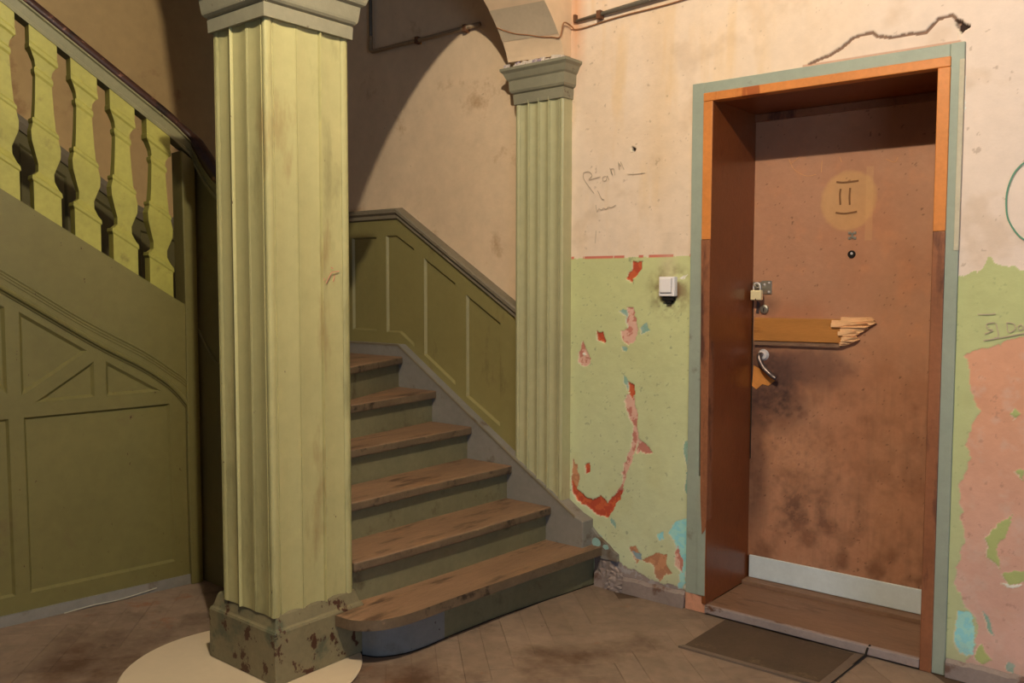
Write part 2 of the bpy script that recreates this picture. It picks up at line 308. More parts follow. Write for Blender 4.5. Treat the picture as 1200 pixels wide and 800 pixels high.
TAB['salmon'] = [[(-0.734, 1.172), (-0.697, 1.204), (-0.648, 1.204), (-0.617, 1.229), (-0.553, 1.252), (-0.477, 1.261), (-0.433, -0.023), (-0.645, 0.005), (-0.703, 0.067), (-0.671, 0.123), (-0.663, 0.204), (-0.715, 0.294), (-0.742, 0.345), (-0.731, 0.423), (-0.717, 0.514), (-0.731, 0.611), (-0.739, 0.703), (-0.706, 0.81), (-0.724, 0.857), (-0.684, 0.987), (-0.711, 1.039), (-0.722, 1.124)]]
TAB['green2'] = [[(-0.566, 0.629), (-0.61, 0.595), (-0.645, 0.527), (-0.641, 0.472), (-0.599, 0.429), (-0.607, 0.51), (-0.582, 0.56)], [(-0.599, 0.419), (-0.576, 0.382), (-0.512, 0.402), (-0.513, 0.444)], [(-0.58, 0.984), (-0.565, 1.004), (-0.552, 0.981), (-0.569, 0.962)], [(-0.568, 0.779), (-0.538, 0.798), (-0.536, 0.757)], [(-0.65, 0.144), (-0.615, 0.091), (-0.647, 0.073), (-0.676, 0.09)]]
TAB['white'] = [[(-1.829, 0.083), (-1.819, 0.278), (-1.808, 0.088)], [(-0.598, 0.383), (-0.576, 0.369), (-0.524, 0.384), (-0.524, 0.393), (-0.571, 0.383)], [(-2.388, 1.102), (-2.373, 1.107), (-2.368, 1.091), (-2.383, 1.09)], [(-1.884, 1.464), (-1.842, 1.471), (-1.85, 1.457)], [(-0.779, 2.19), (-0.768, 2.194), (-0.761, 2.04), (-0.776, 1.982), (-0.774, 2.101), (-0.787, 2.162)]]
TAB['dark'] = [[(-0.801, 2.365), (-0.782, 2.362), (-0.77, 2.345), (-0.751, 2.335), (-0.772, 2.328), (-0.78, 2.314), (-0.795, 2.335)], [(-2.13, 2.053), (-2.107, 2.047), (-2.112, 2.028), (-2.125, 2.033)], [(-1.95, 1.385), (-1.904, 1.386), (-1.895, 1.36), (-1.92, 1.341), (-1.95, 1.351)]]
TAB['bluegrey'] = [[(-2.103, 0.203), (-2.062, 0.199), (-2.053, 0.169), (-2.089, 0.17)]]
TAB['pinktop'] = [(-0.76, 1.458), (-0.743, 1.464), (-0.711, 1.475), (-0.687, 1.49), (-0.674, 1.517), (-0.658, 1.525), (-0.639, 1.495), (-0.625, 1.484), (-0.592, 1.492), (-0.56, 1.48), (-0.485, 1.473)]
TAB['crack'] = [(-1.324, 2.29), (-1.242, 2.313), (-1.203, 2.329), (-1.156, 2.362), (-1.087, 2.369), (-1.068, 2.35), (-1.016, 2.338), (-0.957, 2.34), (-0.899, 2.335), (-0.857, 2.376), (-0.813, 2.379), (-0.79, 2.351)]
TAB['writing'] = [[(-2.388, 1.953), (-2.386, 1.923), (-2.329, 1.854)], [(-2.388, 1.953), (-2.359, 1.956), (-2.341, 1.937), (-2.359, 1.918), (-2.33, 1.922), (-2.294, 1.928)], [(-2.263, 1.928), (-2.279, 1.924), (-2.279, 1.908), (-2.262, 1.909), (-2.256, 1.929), (-2.246, 1.909)], [(-2.242, 1.964), (-2.228, 1.931), (-2.237, 1.955), (-2.221, 1.958), (-2.214, 1.93)], [(-2.197, 1.987), (-2.19, 1.952), (-2.194, 1.981), (-2.182, 1.965), (-2.184, 1.987), (-2.166, 1.95)], [(-2.318, 1.8), (-2.311, 1.767), (-2.3, 1.781), (-2.286, 1.774), (-2.275, 1.783), (-2.261, 1.776), (-2.247, 1.787), (-2.233, 1.782), (-2.209, 1.793)], [(-2.315, 1.681), (-2.32, 1.622)], [(-2.149, 1.928), (-2.108, 1.925), (-2.056, 1.926)], [(-2.308, 1.864), (-2.286, 1.827), (-2.272, 1.823)], [(-0.643, 1.297), (-0.667, 1.292), (-0.664, 1.275), (-0.648, 1.27), (-0.673, 1.256)], [(-0.639, 1.295), (-0.63, 1.25), (-0.644, 1.244)], [(-0.677, 1.233), (-0.63, 1.243), (-0.552, 1.263)], [(-0.606, 1.298), (-0.6, 1.265), (-0.58, 1.276), (-0.584, 1.294), (-0.606, 1.298)], [(-0.563, 1.294), (-0.571, 1.283), (-0.565, 1.273), (-0.555, 1.281), (-0.563, 1.294)], [(-0.698, 1.325), (-0.665, 1.325), (-0.642, 1.328)]]
TAB['arc'] = [(-0.562, 1.849), (-0.579, 1.836), (-0.597, 1.815), (-0.611, 1.784), (-0.62, 1.744), (-0.621, 1.703), (-0.615, 1.659), (-0.598, 1.623), (-0.576, 1.593), (-0.548, 1.572)]
TAB['leafwr'] = [[(-1.349, 1.873), (-1.319, 1.868), (-1.255, 1.871)], [(-1.33, 1.842), (-1.333, 1.817), (-1.33, 1.773)], [(-1.29, 1.843), (-1.292, 1.807), (-1.29, 1.771)], [(-1.349, 1.741), (-1.309, 1.735), (-1.259, 1.741)]]
TAB['leafpale'] = [[(-1.563, 1.99), (-1.539, 1.943), (-1.484, 1.909), (-1.439, 1.912)], [(-1.517, 1.993), (-1.555, 1.967)], [(-1.337, 1.977), (-1.329, 1.955)], [(-1.414, 1.969), (-1.416, 1.918)], [(-1.146, 1.953), (-1.112, 1.936), (-1.099, 1.956)], [(-1.193, 1.914), (-1.188, 1.793), (-1.19, 1.651)]]
TAB['plank'] = [(-1.701, 1.279), (-1.294, 1.282), (-1.279, 1.26), (-1.286, 1.216), (-1.306, 1.182), (-1.31, 1.178), (-1.703, 1.173), (-1.704, 1.209)]
TAB['splint'] = [(-1.311, 1.281), (-1.221, 1.294), (-1.172, 1.288), (-1.165, 1.274), (-1.213, 1.236), (-1.241, 1.224), (-1.23, 1.21), (-1.254, 1.195), (-1.272, 1.172), (-1.312, 1.178), (-1.287, 1.215), (-1.299, 1.252)]
TAB['bare'] = [(-1.71, 1.057), (-1.68, 1.043), (-1.639, 1.014), (-1.606, 0.993), (-1.638, 0.967), (-1.666, 0.973), (-1.695, 0.947), (-1.716, 0.961)]


# ------------------------------------------------------------------ back wall (door wall), painted and chipped grid
STEP = 0.004
gx = np.arange(-2.80, -0.30+1e-6, STEP); gz = np.arange(0.0, 3.46, STEP)
X, Z = np.meshgrid(gx, gz)
jx = X+0.012*(vnoise(X+9, Z, 34, 3)-0.5)*2; jz = Z+0.012*(vnoise(X+9, Z, 34, 4)-0.5)*2
big = vnoise(X+5, Z, 1.6, 11); med = vnoise(X+5, Z, 7, 12); fine = vnoise(X+5, Z, 40, 13)
vert = vnoise(X*5+40, Z*0.7, 3, 14)
Cw = np.zeros(X.shape+(3,)); mixc(Cw, np.ones(X.shape, bool), (232, 208, 186))
mixc(Cw, np.clip((X+1.6)/1.2, 0, 1)*0.75, (230, 210, 202))
mixc(Cw, np.clip((vert-0.52)*4, 0, 1)*0.45*np.clip((Z-1.2), 0, 1)*np.clip((-X-1.2)*2, 0, 1), (226, 186, 126))
mixc(Cw, np.clip((big-0.5)*4, 0, 1)*0.4, (226, 196, 164))
mixc(Cw, np.clip(1-np.abs(X+2.44)/0.07, 0, 1)*0.7*np.clip((Z-2.3)*3, 0, 1), (214, 146, 92))
mixc(Cw, np.clip(1-np.abs(X+1.99)/0.10, 0, 1)*0.30*np.clip((Z-1.6)*3, 0, 1), (216, 178, 128))
mixc(Cw, np.clip((med-0.62)*6, 0, 1)*0.3, (196, 164, 132))
mixc(Cw, (fine > 0.80)*0.4, (150, 116, 92))
depth = np.zeros(X.shape)      # + into the wall
left = X < -1.3
gtop = np.where(left, 1.553, np.interp(X, [p[0] for p in TAB['pinktop']], [p[1] for p in TAB['pinktop']]))
dado = (jz*0+Z+np.where(left, 0.003, 0.02)*(fine-0.5)*2) < gtop
Cg = np.zeros_like(Cw); mixc(Cg, np.ones(X.shape, bool), (198, 200, 146))
mixc(Cg, np.clip(1.2-Z/1.15, 0, 1)*0.75, (204, 210, 176))
mixc(Cg, np.clip((med-0.52)*5, 0, 1)*0.25, (184, 180, 128))
mixc(Cg, (vnoise(X, Z, 60, 22) > 0.77)*0.5, (120, 130, 110))
mixc(Cg, np.clip((X+1.3)*4, 0, 1)*0.5, (176, 182, 126))
Cw[dado] = Cg[dado]; depth[~dado] += 0.0006
# red line on top of the dado
redl = (np.abs(Z-1.556) < 0.005) & left & (vnoise(X, Z*0, 14, 31) > 0.42); mixc(Cw, redl, (208, 118, 100))
def patch(key, c, d, c2=None):
    for poly in TAB[key]:
        mk = inpoly(jx, jz, poly) & (X < 9)
        mixc(Cw, mk, c)
        if c2 is not None:
            m2 = mk & (fine > 0.52); mixc(Cw, m2, c2)
        depth[mk] = np.maximum(depth[mk], d) if d > 0 else d
        rim = ~mk & inpoly(jx+0.004, jz+0.003, poly); mixc(Cw, rim*0.5, (226, 216, 190))
patch('grey', (150, 134, 130), 0.002, (168, 160, 160))
for poly in TAB['salmon']:
    mk = inpoly(jx, jz, poly); Cs = np.zeros_like(Cw); mixc(Cs, np.ones(X.shape, bool), (218, 160, 130))
    mixc(Cs, np.clip((1.0-Z)/0.7, 0, 1)*0.75, (214, 176, 166)); mixc(Cs, np.clip((med-0.45)*3, 0, 1)*0.3, (200, 144, 116)); mixc(Cs, (fine > 0.76)*0.35, (160, 118, 100))
    mixc(Cs, np.clip((vnoise(X, Z, 22, 77)-0.55)*4, 0, 1)*0.35, (212, 190, 178))
    Cw[mk] = Cs[mk]; depth[mk] = 0.002
patch('green2', (176, 184, 120), 0.0)
patch('tan', (196, 140, 104), 0.002, (178, 124, 92))
patch('teal', (142, 176, 160), 0.001, (156, 180, 170))
patch('cyan', (150, 214, 220), 0.001, (168, 220, 214))
patch('bluegrey', (140, 160, 170), 0.001)
patch('pink', (222, 176, 158), 0.003, (198, 128, 112))
patch('brick', (202, 98, 62), 0.006, (184, 78, 54))
patch('white', (234, 230, 220), 0.0)
# grime halo around the switch
r = np.hypot((X+1.925)/0.115, (Z-1.40)/0.13); halo = np.clip(1.15-r, 0, 1)*np.clip((vnoise(X, Z, 26, 41)-0.30)*2.6, 0, 1)*1.25
mixc(Cw, halo, (120, 92, 66)); mixc(Cw, np.clip(1-np.abs(X+1.935)/0.06, 0, 1)*((Z > 1.45) & (Z < 1.66))*0.35, (206, 182, 158))
patch('dark', (50, 32, 26), 0.02)
# crack over the door
dc = polydist(X, Z+0.006*(fine-0.5), TAB['crack']); ck = dc < 0.0055; mixc(Cw, ck, (132, 104, 88)); depth[ck] += 0.008
sag = (Z < np.interp(X, [p[0] for p in TAB['crack']], [p[1] for p in TAB['crack']])) & (Z > 2.27) & (X > -1.324) & (X < -0.79) & ~ck
depth[sag] += 0.003; mixc(Cw, sag*0.35, (226, 200, 182))
mixc(Cw, ((Z > 2.279) & (Z < 2.292) & (X > -1.35) & (X < -0.78))*0.7, (190, 140, 116))
# grime at foot of wall
mixc(Cw, np.clip((0.16-Z)/0.16, 0, 1)*0.5*(med > 0.42), (160, 140, 128))
depth += 0.0016*(vnoise(X, Z, 9, 51)-0.5)*2
Y = depth
cx = (X[:-1, :-1]+X[1:, 1:])/2; cz = (Z[:-1, :-1]+Z[1:, 1:])/2
keep = ~((cx > -1.80) & (cx < -0.782) & (cz < 2.264))
back = join(box(-2.80, -1.80, 0.03, 0.34, 0, 3.46), box(-0.78, -0.30, 0.03, 0.34, 0, 3.46), box(-1.80, -0.78, 0.03, 0.34, 2.28, 3.46), box(-0.30, 2.2, 0.0, 0.34, 0, 3.46))
grid_mesh('wall_back', X, Y, Z, Cw, keep, M['wall'], None, 'structure', (back[0], back[1], lin((228, 206, 190))))
# stairwell stretch of the same wall, left of the pilaster
NX, NZ = 150, 150
gx2 = np.linspace(-5.2, -2.80, NX); gz2 = np.linspace(1.0, 4.6, NZ); X2, Z2 = np.meshgrid(gx2, gz2)
rn = vnoise(X2, Z2, 5, 61); V = [(float(a), 0.006*(float(n)-0.5), float(b)) for a, b, n in zip(X2.ravel(), Z2.ravel(), rn.ravel())]
Fs = [(j*NX+i, j*NX+i+1, (j+1)*NX+i+1, (j+1)*NX+i) for j in range(NZ-1) for i in range(NX-1)]
v, f = join((V, Fs), box(-5.2, -2.80, 0.02, 0.34, 0, 4.6))
mesh('wall_stairwell', v, f, M['plaster'], kind='structure')
v, f = box(-5.5, -5.2, -4.2, 0.34, 0, 4.6); mesh('wall_left', v, f, M['plaster_left'], kind='structure')
v, f = box(-2.80, 2.2, -4.2, 0.34, 3.46, 3.6); mesh('ceiling', v, f, M['ceiling'], kind='structure')

# arch wall between pilaster and column, and the pier over the column
def apt(u, v, d):     # u along -y from the wall, v height, d 0 front (+x side) .. 1 back
    ym = -(u-0.07*(1-d)*max(0.0, 1-abs(u)/0.6)); x_f = -2.462-0.085*min(u, 1.6)/1.3; x_b = -2.755-0.09*min(u, 1.6)/1.3
    return (x_f+(x_b-x_f)*d, ym, v)
ZS = 2.50; cy, a_, b_ = 0.6925, 0.5825, 0.44
arc = [(cy-a_*math.cos(t), ZS+b_*max(0.0, math.sin(t))**1.5) for t in [math.pi*k/28 for k in range(29)]]
outline = [(-0.0, ZS)]+[(u, v) for u, v in arc]+[(1.60, ZS), (1.605, 2.75), (1.61, 3.0), (1.64, 3.25), (1.70, 3.46), (-0.0, 3.46)]
v, f = prism(outline, apt, 0.0, 1.0); arch = mesh('wall_arch', v, f, M['plaster'], kind='structure')
for p in arch.data.polygons: p.use_smooth = False
# darker grey band on the arch soffit above the cable
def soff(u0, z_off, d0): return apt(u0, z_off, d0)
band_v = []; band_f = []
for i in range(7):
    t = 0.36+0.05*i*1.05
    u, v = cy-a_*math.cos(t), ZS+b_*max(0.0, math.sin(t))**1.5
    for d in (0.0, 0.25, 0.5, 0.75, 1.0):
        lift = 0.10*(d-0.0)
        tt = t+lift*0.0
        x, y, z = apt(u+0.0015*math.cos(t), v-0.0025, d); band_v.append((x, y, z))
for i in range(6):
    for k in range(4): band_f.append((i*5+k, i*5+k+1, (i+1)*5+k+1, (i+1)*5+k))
mesh('soffit_band', band_v, band_f, M['soffit_grey'], arch)

# ------------------------------------------------------------------ floor with herringbone parquet
floor = structure('floor')
v, f = box(-5.5, 2.2, -5.6, 0.6, -0.05, -0.0035); mesh('floor_base', v, f, M['joint'], floor)
PW = 0.095; K = 5; ca, sa = math.cos(math.radians(47)), math.sin(math.radians(47))
def plank_mesh(L_, W_, nm, mt):
    g = 0.0005; h = 0.0010
    vv = [(g, g, -0.02), (L_-g, g, -0.02), (L_-g, W_-g, -0.02), (g, W_-g, -0.02),
          (g, g, -h), (L_-g, g, -h), (L_-g, W_-g, -h), (g, W_-g, -h),
          (g+.002, g+.002, 0), (L_-g-.002, g+.002, 0), (L_-g-.002, W_-g-.002, 0), (g+.002, W_-g-.002, 0)]
    ff = [(0, 1, 5, 4), (1, 2, 6, 5), (2, 3, 7, 6), (3, 0, 4, 7), (4, 5, 9, 8), (5, 6, 10, 9), (6, 7, 11, 10), (7, 4, 8, 11), (8, 9, 10, 11)]
    me = bpy.data.meshes.new(nm); me.from_pydata(vv, [], ff); me.materials.append(mt); return me, vv, ff
pmH = [plank_mesh(K*PW, PW, 'parquet_block', mm) for mm in (M['floor'], M['floor2'])]
planks = []
camx, camy = 0.0, -3.444
for i in range(-90, 90):
    for j in range(-16, 17):
        for kd in (0, 1):
            ox, oy = (i+j*K)*PW, (i-j*K)*PW
            if kd: oy += PW
            ang = math.radians(47)+(math.pi/2 if kd else 0)
            # a vertical block starts at its lower-right corner once turned
            px, py = (ox+PW if kd else ox), oy
            wx, wy = px*ca-py*sa-2.0, px*sa+py*ca-1.5
            mx_, my_ = wx+math.cos(ang)*K*PW/2-math.sin(ang)*PW/2, wy+math.sin(ang)*K*PW/2+math.cos(ang)*PW/2
            if mx_ < -4.1 or mx_ > 1.0 or my_ > 0.05 or my_ < -3.0: continue
            if mx_ < -2.6 and my_ > -1.0: continue
            rel = Vector((mx_, my_-camy, -1.42)); dz = rel.dot(fw); sx = rel.dot(rt)/dz*FPX; sy = -rel.dot(up)/dz*FPX if dz > 0 else 1e9
            vis = dz > 0 and abs(sx) < 690 and -400 < sy < 470
            planks.append((0 if vis else 1, dz, wx, wy, ang))
planks.sort(); sv = []; sf = []
for n, (inv, dz, wx, wy, ang) in enumerate(planks):
    me, vv, ff = pmH[rnd.random() < 0.45]
    dzl = rnd.uniform(-0.0012, 0.0006)
    if n < 290 and not inv:
        o = bpy.data.objects.new('parquet_block', me); col.objects.link(o); o.parent = floor; o.location = (wx, wy, dzl); o.rotation_euler = (rnd.uniform(-.003, .003), rnd.uniform(-.001, .001), ang)
    else:
        k = len(sv); c_, s_ = math.cos(ang), math.sin(ang)
        sv += [(wx+a*c_-b*s_, wy+a*s_+b*c_, c+dzl) for a, b, c in vv]; sf += [tuple(i+k for i in q) for q in ff]
mesh('outlying_parquet', sv, sf, M['floor'], floor, kind='stuff')

# ------------------------------------------------------------------ fluted shafts and capitals
def fluted(w, edge=0.034, kinds='gb', dep=0.004):
    """profile across one face, list of (t, inward depth); kinds: g = sunk line, b = raised bead between the shallow panels"""
    out = []; n = len(kinds)+1; bead = 0.011; fw_ = (w-2*edge-(n-1)*bead)/n
    for k in range(6):   # rounded corner strip
        t = k/5; out.append((t*edge*0.88, 0.007*(1-math.sin(math.pi*(0.12+0.76*t)))))
    x = edge; out.append((x-0.003, 0.009)); out.append((x, 0.006))
    for i in range(n):
        for k in range(7):
            t = k/6; out.append((x+0.0005+t*(fw_-0.001), 0.003+dep*math.sin(math.pi*t)))
        x += fw_
        if i < n-1:
            if kinds[i] == 'b': q = ((0.0, 0.005), (0.12, 0.006), (0.25, -0.002), (0.4, -0.007), (0.6, -0.007), (0.75, -0.002), (0.88, 0.006), (1.0, 0.005))
            else: q = ((0.0, 0.002), (0.35, 0.002), (0.45, 0.008), (0.55, 0.008), (0.65, 0.002), (1.0, 0.002))
            for a, d in q: out.append((x+bead*a, d))
            x += bead
    out.append((w-edge, 0.006)); out.append((w-edge+0.003, 0.009))
    for k in range(6):
        t = k/5; out.append((w-edge*0.88+t*edge*0.88, 0.007*(1-math.sin(math.pi*(0.12+0.76*t)))))
    return out
def extrude_loop(loop, z0, z1):
    n = len(loop); V = [(x, y, z0) for x, y in loop]+[(x, y, z1) for x, y in loop]
    return V, [(i, (i+1) % n, (i+1) % n+n, i+n) for i in range(n)]+[tuple(reversed(range(n))), tuple(range(n, 2*n))]
def cap_rings(x0, x1, y0, y1, prof, wall=False):
    return rings([(x0-o, x1+o, y0-o, y1 if wall else y1+o, z) for o, z in prof])

CX0, CX1, CY0, CY1 = -2.880, -2.567, -1.632, -1.272
column = thing('column', 'square fluted green wooden column standing at foot of the stairs', 'column', (-2.72, -1.45, 0.0))
loop = []
for t, d in fluted(CX1-CX0, 0.030, 'bg'): loop.append((CX0+t, CY0+d))
for t, d in fluted(CY1-CY0): loop.append((CX1-d, CY0+t))
for t, d in fluted(CX1-CX0, 0.030, 'bg'): loop.append((CX1-t, CY1-d))
for t, d in fluted(CY1-CY0): loop.append((CX0+d, CY1-t))
v, f = extrude_loop(loop, 0.25, 2.34); mesh('shaft', v, f, M['green_column'], column)
prof_b = [(0.0, 0.013), (0.0, 0.198), (-0.004, 0.206), (-0.010, 0.209), (-0.022, 0.252), (-0.028, 0.262), (-0.06, 0.262)]
v, f = cap_rings(-2.965, -2.547, -1.642, -1.236, prof_b); bevel(mesh('plinth', v, f, M['plinth'], column), 0.003, 1)
prof_c = [(-0.03, 2.325), (0.012, 2.326), (0.014, 2.370), (0.010, 2.374), (0.020, 2.380), (0.026, 2.388), (0.028, 2.396), (0.034, 2.442), (0.046, 2.450), (0.050, 2.458), (0.055, 2.475), (0.066, 2.488), (0.066, 2.505), (-0.02, 2.508)]
v, f = cap_rings(CX0, CX1, CY0, CY1, prof_c); mesh('capital', v, f, M['capital'], column)

pmk = material('pink_scrape', (196, 136, 110), 0.8, 0.1, 20, bump=0)
for pl_ in ([(1.325, 1.475), (1.36, 1.470), (1.372, 1.452), (1.385, 1.430)], [(1.345, 1.462), (1.352, 1.436)], [(1.392, 1.448), (1.402, 1.428), (1.396, 1.418)], [(1.352, 1.484), (1.362, 1.489)]):
    v, f = tube([(CX1+0.0008, -a, b) for a, b in pl_], 0.0018, 6); mesh('scrape', v, f, pmk, column)
PX0, PX1, PY = -2.745, -2.459, -0.072
pil = thing('pilaster', 'narrow fluted green pilaster on the wall between stairs and peeling dado', 'pilaster', (-2.6, -0.03, 0.25))
loop = [(PX0+t, PY+d) for t, d in fluted(PX1-PX0, 0.026, 'bbb', 0.006)]+[(PX1, 0.004), (PX0, 0.004)]
v, f = extrude_loop(loop, 0.30, 2.33); mesh('shaft', v, f, M['green_pilaster'], pil)
prof_p = [(-0.02, 2.300), (0.010, 2.301), (0.013, 2.346), (0.009, 2.350), (0.020, 2.356), (0.026, 2.366), (0.028, 2.412), (0.036, 2.420), (0.040, 2.428), (0.048, 2.446), (0.060, 2.458), (0.060, 2.470), (-0.01, 2.474)]
v, f = cap_rings(PX0+0.004, PX1-0.004, PY+0.004, 0.004, prof_p, True); mesh('capital', v, f, M['capital'], pil)
cv = []; cf = []
for k in range(46):
    s = rnd.uniform(0.006, 0.016); x = PX0-0.03+rnd.random()*(PX1-PX0+0.06); y = PY-0.035+rnd.random()*0.03; k0 = len(cv)
    vv, ff = box(x-s, x+s, y-s*.6, y+s*.6, 2.472, 2.474+s*rnd.uniform(.5, 1.6)); vv = [(a+rnd.uniform(-.004, .004), b+rnd.uniform(-.004, .004), c+rnd.uniform(-.003, .003)) for a, b, c in vv]
    cv += vv; cf += [tuple(i+k0 for i in q) for q in ff]
mesh('plaster_crumbs', cv, cf, M['crumb'], pil, kind='stuff')

# round white slab round the column foot
disc = []
n = 72; V = []; 
for z, r_ in ((0.001, 0.425), (0.009, 0.432), (0.013, 0.427)):
    for k in range(n):
        t = 2*math.pi*k/n; V.append((-2.775+r_*math.cos(t), -1.62+r_*math.sin(t), z))
Fs = [(j*n+k, j*n+(k+1) % n, (j+1)*n+(k+1) % n, (j+1)*n+k) for j in range(2) for k in range(n)]+[tuple(range(2*n, 3*n)), tuple(reversed(range(n)))]
tag(mesh('round_slab', V, Fs, M['disc'], loc=(-2.775, -1.62, 0)), 'round white slab lying on the floor under the column foot', 'floor slab')

# ------------------------------------------------------------------ lower flight of the staircase
stairs = thing('staircase', 'old wooden staircase with worn brown treads and grey green risers', 'staircase', (-2.4, -0.6, 0))
ZT = [0.195, 0.363, 0.531, 0.698, 0.865, 1.033]
NOSE = [
    [(-2.256, 0.0), (-2.272, -0.15), (-2.300, -0.50), (-2.322, -0.80), (-2.333, -1.0), (-2.338, -1.12), (-2.350, -1.22), (-2.380, -1.30), (-2.42, -1.345), (-2.47, -1.372), (-2.545, -1.378)],
    [(-2.501, -0.09), (-2.522, -0.70), (-2.545, -1.10), (-2.562, -1.27)],
    [(-2.746, -0.09), (-2.768, -0.67), (-2.773, -1.20)],
    [(-3.014, -0.09), (-2.990, -0.90), (-2.98, -1.20)],
    [(-3.268, -0.09), (-3.176, -0.76), (-3.12, -1.20)],
    [(-3.526, -0.09), (-3.278, -0.67), (-3.165, -0.98), (-3.13, -1.20)]]
RB = [[(-2.316, 0.0), (-2.385, -0.53), (-2.409, -0.84), (-2.413, -1.03), (-2.425, -1.12), (-2.452, -1.18), (-2.49, -1.225), (-2.545, -1.248)]]
def off(poly, d): return [(x-d, y) for x, y in poly]
xy = lambda u, v, d: (u, v, d)
for i in range(6):
    front = NOSE[i]
    if i == 0: fr = smooth_path([(x, y, 0) for x, y in front], 5); front = [(p.x, p.y) for p in fr]; back_ = [(-2.545, -1.235), (-2.66, -1.235), (-2.60, 0.0)]
    elif i < 5: back_ = [(x-0.02, y) for x, y in reversed(off(NOSE[i+1], 0.04))]
    else: back_ = [(-3.79, -1.10), (-3.90, -1.10), (-5.19, -1.10), (-5.19, -0.09)]
    poly = front+back_
    th = 0.040
    v, f = prism(poly, xy, ZT[i]-th, ZT[i])
    tr = mesh('tread' if i < 5 else 'landing', v, f, M['tread'], stairs); tr.data.materials.append(M['nosing']); bevel(tr, 0.009, 3)
    for p in tr.data.polygons:
        if abs(p.normal.z) < 0.5: p.material_index = 1
    # riser under this tread
    if i == 0:
        rl = [(p.x, p.y) for p in smooth_path([(x, y, 0) for x, y in RB[0]], 5)]
        v, f = prism(rl+[(-2.60, -1.20), (-2.50, -1.05), (-2.45, 0.0)], xy, 0.0, ZT[0]-th+0.002); rs = mesh('riser', v, f, M['riser'], stairs)
        rs['label'] = 'curved bottom riser with chipped paint and painted-in daylight blue at its rounded end'
        # rounded end coloured bluer, the cool daylight on it painted in; chips too
        rs.data.materials.append(M['riser_blue'])
        for p in rs.data.polygons:
            c = p.center+org(rs)
            if c.y < -0.93 and abs(p.normal.z) < .5: p.material_index = 1
        rl2 = [(x+0.004, y-0.003) for x, y in rl]
        V = [(x, y, 0.0) for x, y in rl2]+[(x, y, 0.005) for x, y in rl2]; n2 = len(rl2)
        mesh('scotia', V, [(k, k+1, k+1+n2, k+n2) for k in range(n2-1)], M['black'], stairs)
    else:
        a = [(x-0.034, y) for x, y in NOSE[i]]
        v, f = prism(a+[(x-0.022, y) for x, y in reversed(a)], xy, ZT[i-1]-0.01, ZT[i]-th+0.002); mesh('riser', v, f, M['riser'], stairs)
# wall stringer and the short curved skirting in front of it
wy = lambda y0: (lambda u, v, d: (u, y0+d, v))
sp = [(-5.19, 1.02), (-5.19, 1.098), (-3.566, 1.098), (-2.976, 0.720), (-2.722, 0.558), (-2.372, 0.340), (-2.318, 0.318), (-2.318, 0.150), (-2.62, 0.15), (-3.62, 0.86), (-3.75, 0.96)]
v, f = prism(sp, wy(-0.092), 0.0, 0.088); so = mesh('wall_stringer', v, f, M['stringer'], stairs); bevel(so, 0.005, 2)
led = [(-5.19, -0.091, 1.094), (-3.566, -0.091, 1.094), (-2.976, -0.091, 0.716), (-2.722, -0.091, 0.554), (-2.365, -0.091, 0.334)]
v, f = sweep(led, [(-0.006, -0.004), (0.004, -0.004), (0.004, 0.006), (-0.006, 0.006)]); mesh('stringer_bead', v, f, M['wainscot_cap'], stairs)
sk = [(-2.335, 0.19), (-2.335, 0.292), (-2.31, 0.268), (-2.284, 0.243), (-2.25, 0.222), (-2.226, 0.208), (-2.20, 0.185), (-2.174, 0.172), (-2.172, 0.14), (-2.26, 0.14)]
v, f = prism(sk, wy(-0.020), 0.0, 0.019); ob = mesh('end_skirting', v, f, M['stringer'], stairs)
for cx_, cz_, r_ in ((-2.290, 0.212, 0.021), (-2.235, 0.199, 0.013)):
    pl = [(cx_+r_*1.2*math.cos(t)*(1+rnd.uniform(-.15, .15)), cz_+r_*math.sin(t)*(1+rnd.uniform(-.2, .1))) for t in [2*math.pi*k/11 for k in range(11)]]
    v, f = prism(pl, wy(-0.0215), 0.0, 0.002); mesh('paint_patch', v, f, M['turquoise'], ob)
# solid inner string board between column and end post, following the handrail
ib = [(-3.93, 0.0), (-2.90, 0.0), (-2.90, 1.34), (-3.60, 1.80), (-3.70, 1.87), (-3.76, 1.95), (-3.80, 2.02), (-3.93, 2.06)]
v, f = prism(ib, wy(-1.158), 0.0, 0.035); mesh('inner_string', v, f, M['olive_dark'], stairs)
v, f = tube(smooth_path([(-3.80, -1.160, 1.215), (-3.76, -1.160, 1.17), (-3.71, -1.160, 1.115), (-3.60, -1.160, 1.03), (-3.2, -1.160, 0.78), (-2.92, -1.160, 0.60)], 5), 0.008, 6); mesh('string_bead', v, f, M['olive_dark'], stairs)

# ------------------------------------------------------------------ upper flight
upper = thing('upper_staircase', 'upper flight of stairs climbing towards the camera behind the lime green balusters', 'staircase', (-4.5, -1.2, 1.033))
for i in range(8):
    y0 = -1.10-0.262*i; z = 1.033+0.169*(i+1)
    xr = lambda y: -3.803-0.133*(-1.17-y)-0.045 if y < -1.17 else -3.85
    pl = [(-5.19, y0+0.03), (xr(y0)-0.0, y0+0.03), (xr(y0-0.30), y0-0.262), (-5.19, y0-0.262)]
    v, f = prism(pl, xy, z-0.04, z); bevel(mesh('tread', v, f, M['tread'], upper), 0.008, 2)
    pl = [(-5.19, y0), (xr(y0), y0), (xr(y0), y0-0.02), (-5.19, y0-0.02)]
    v, f = prism(pl, xy, z-0.175, z-0.038); mesh('riser', v, f, M['riser'], upper)

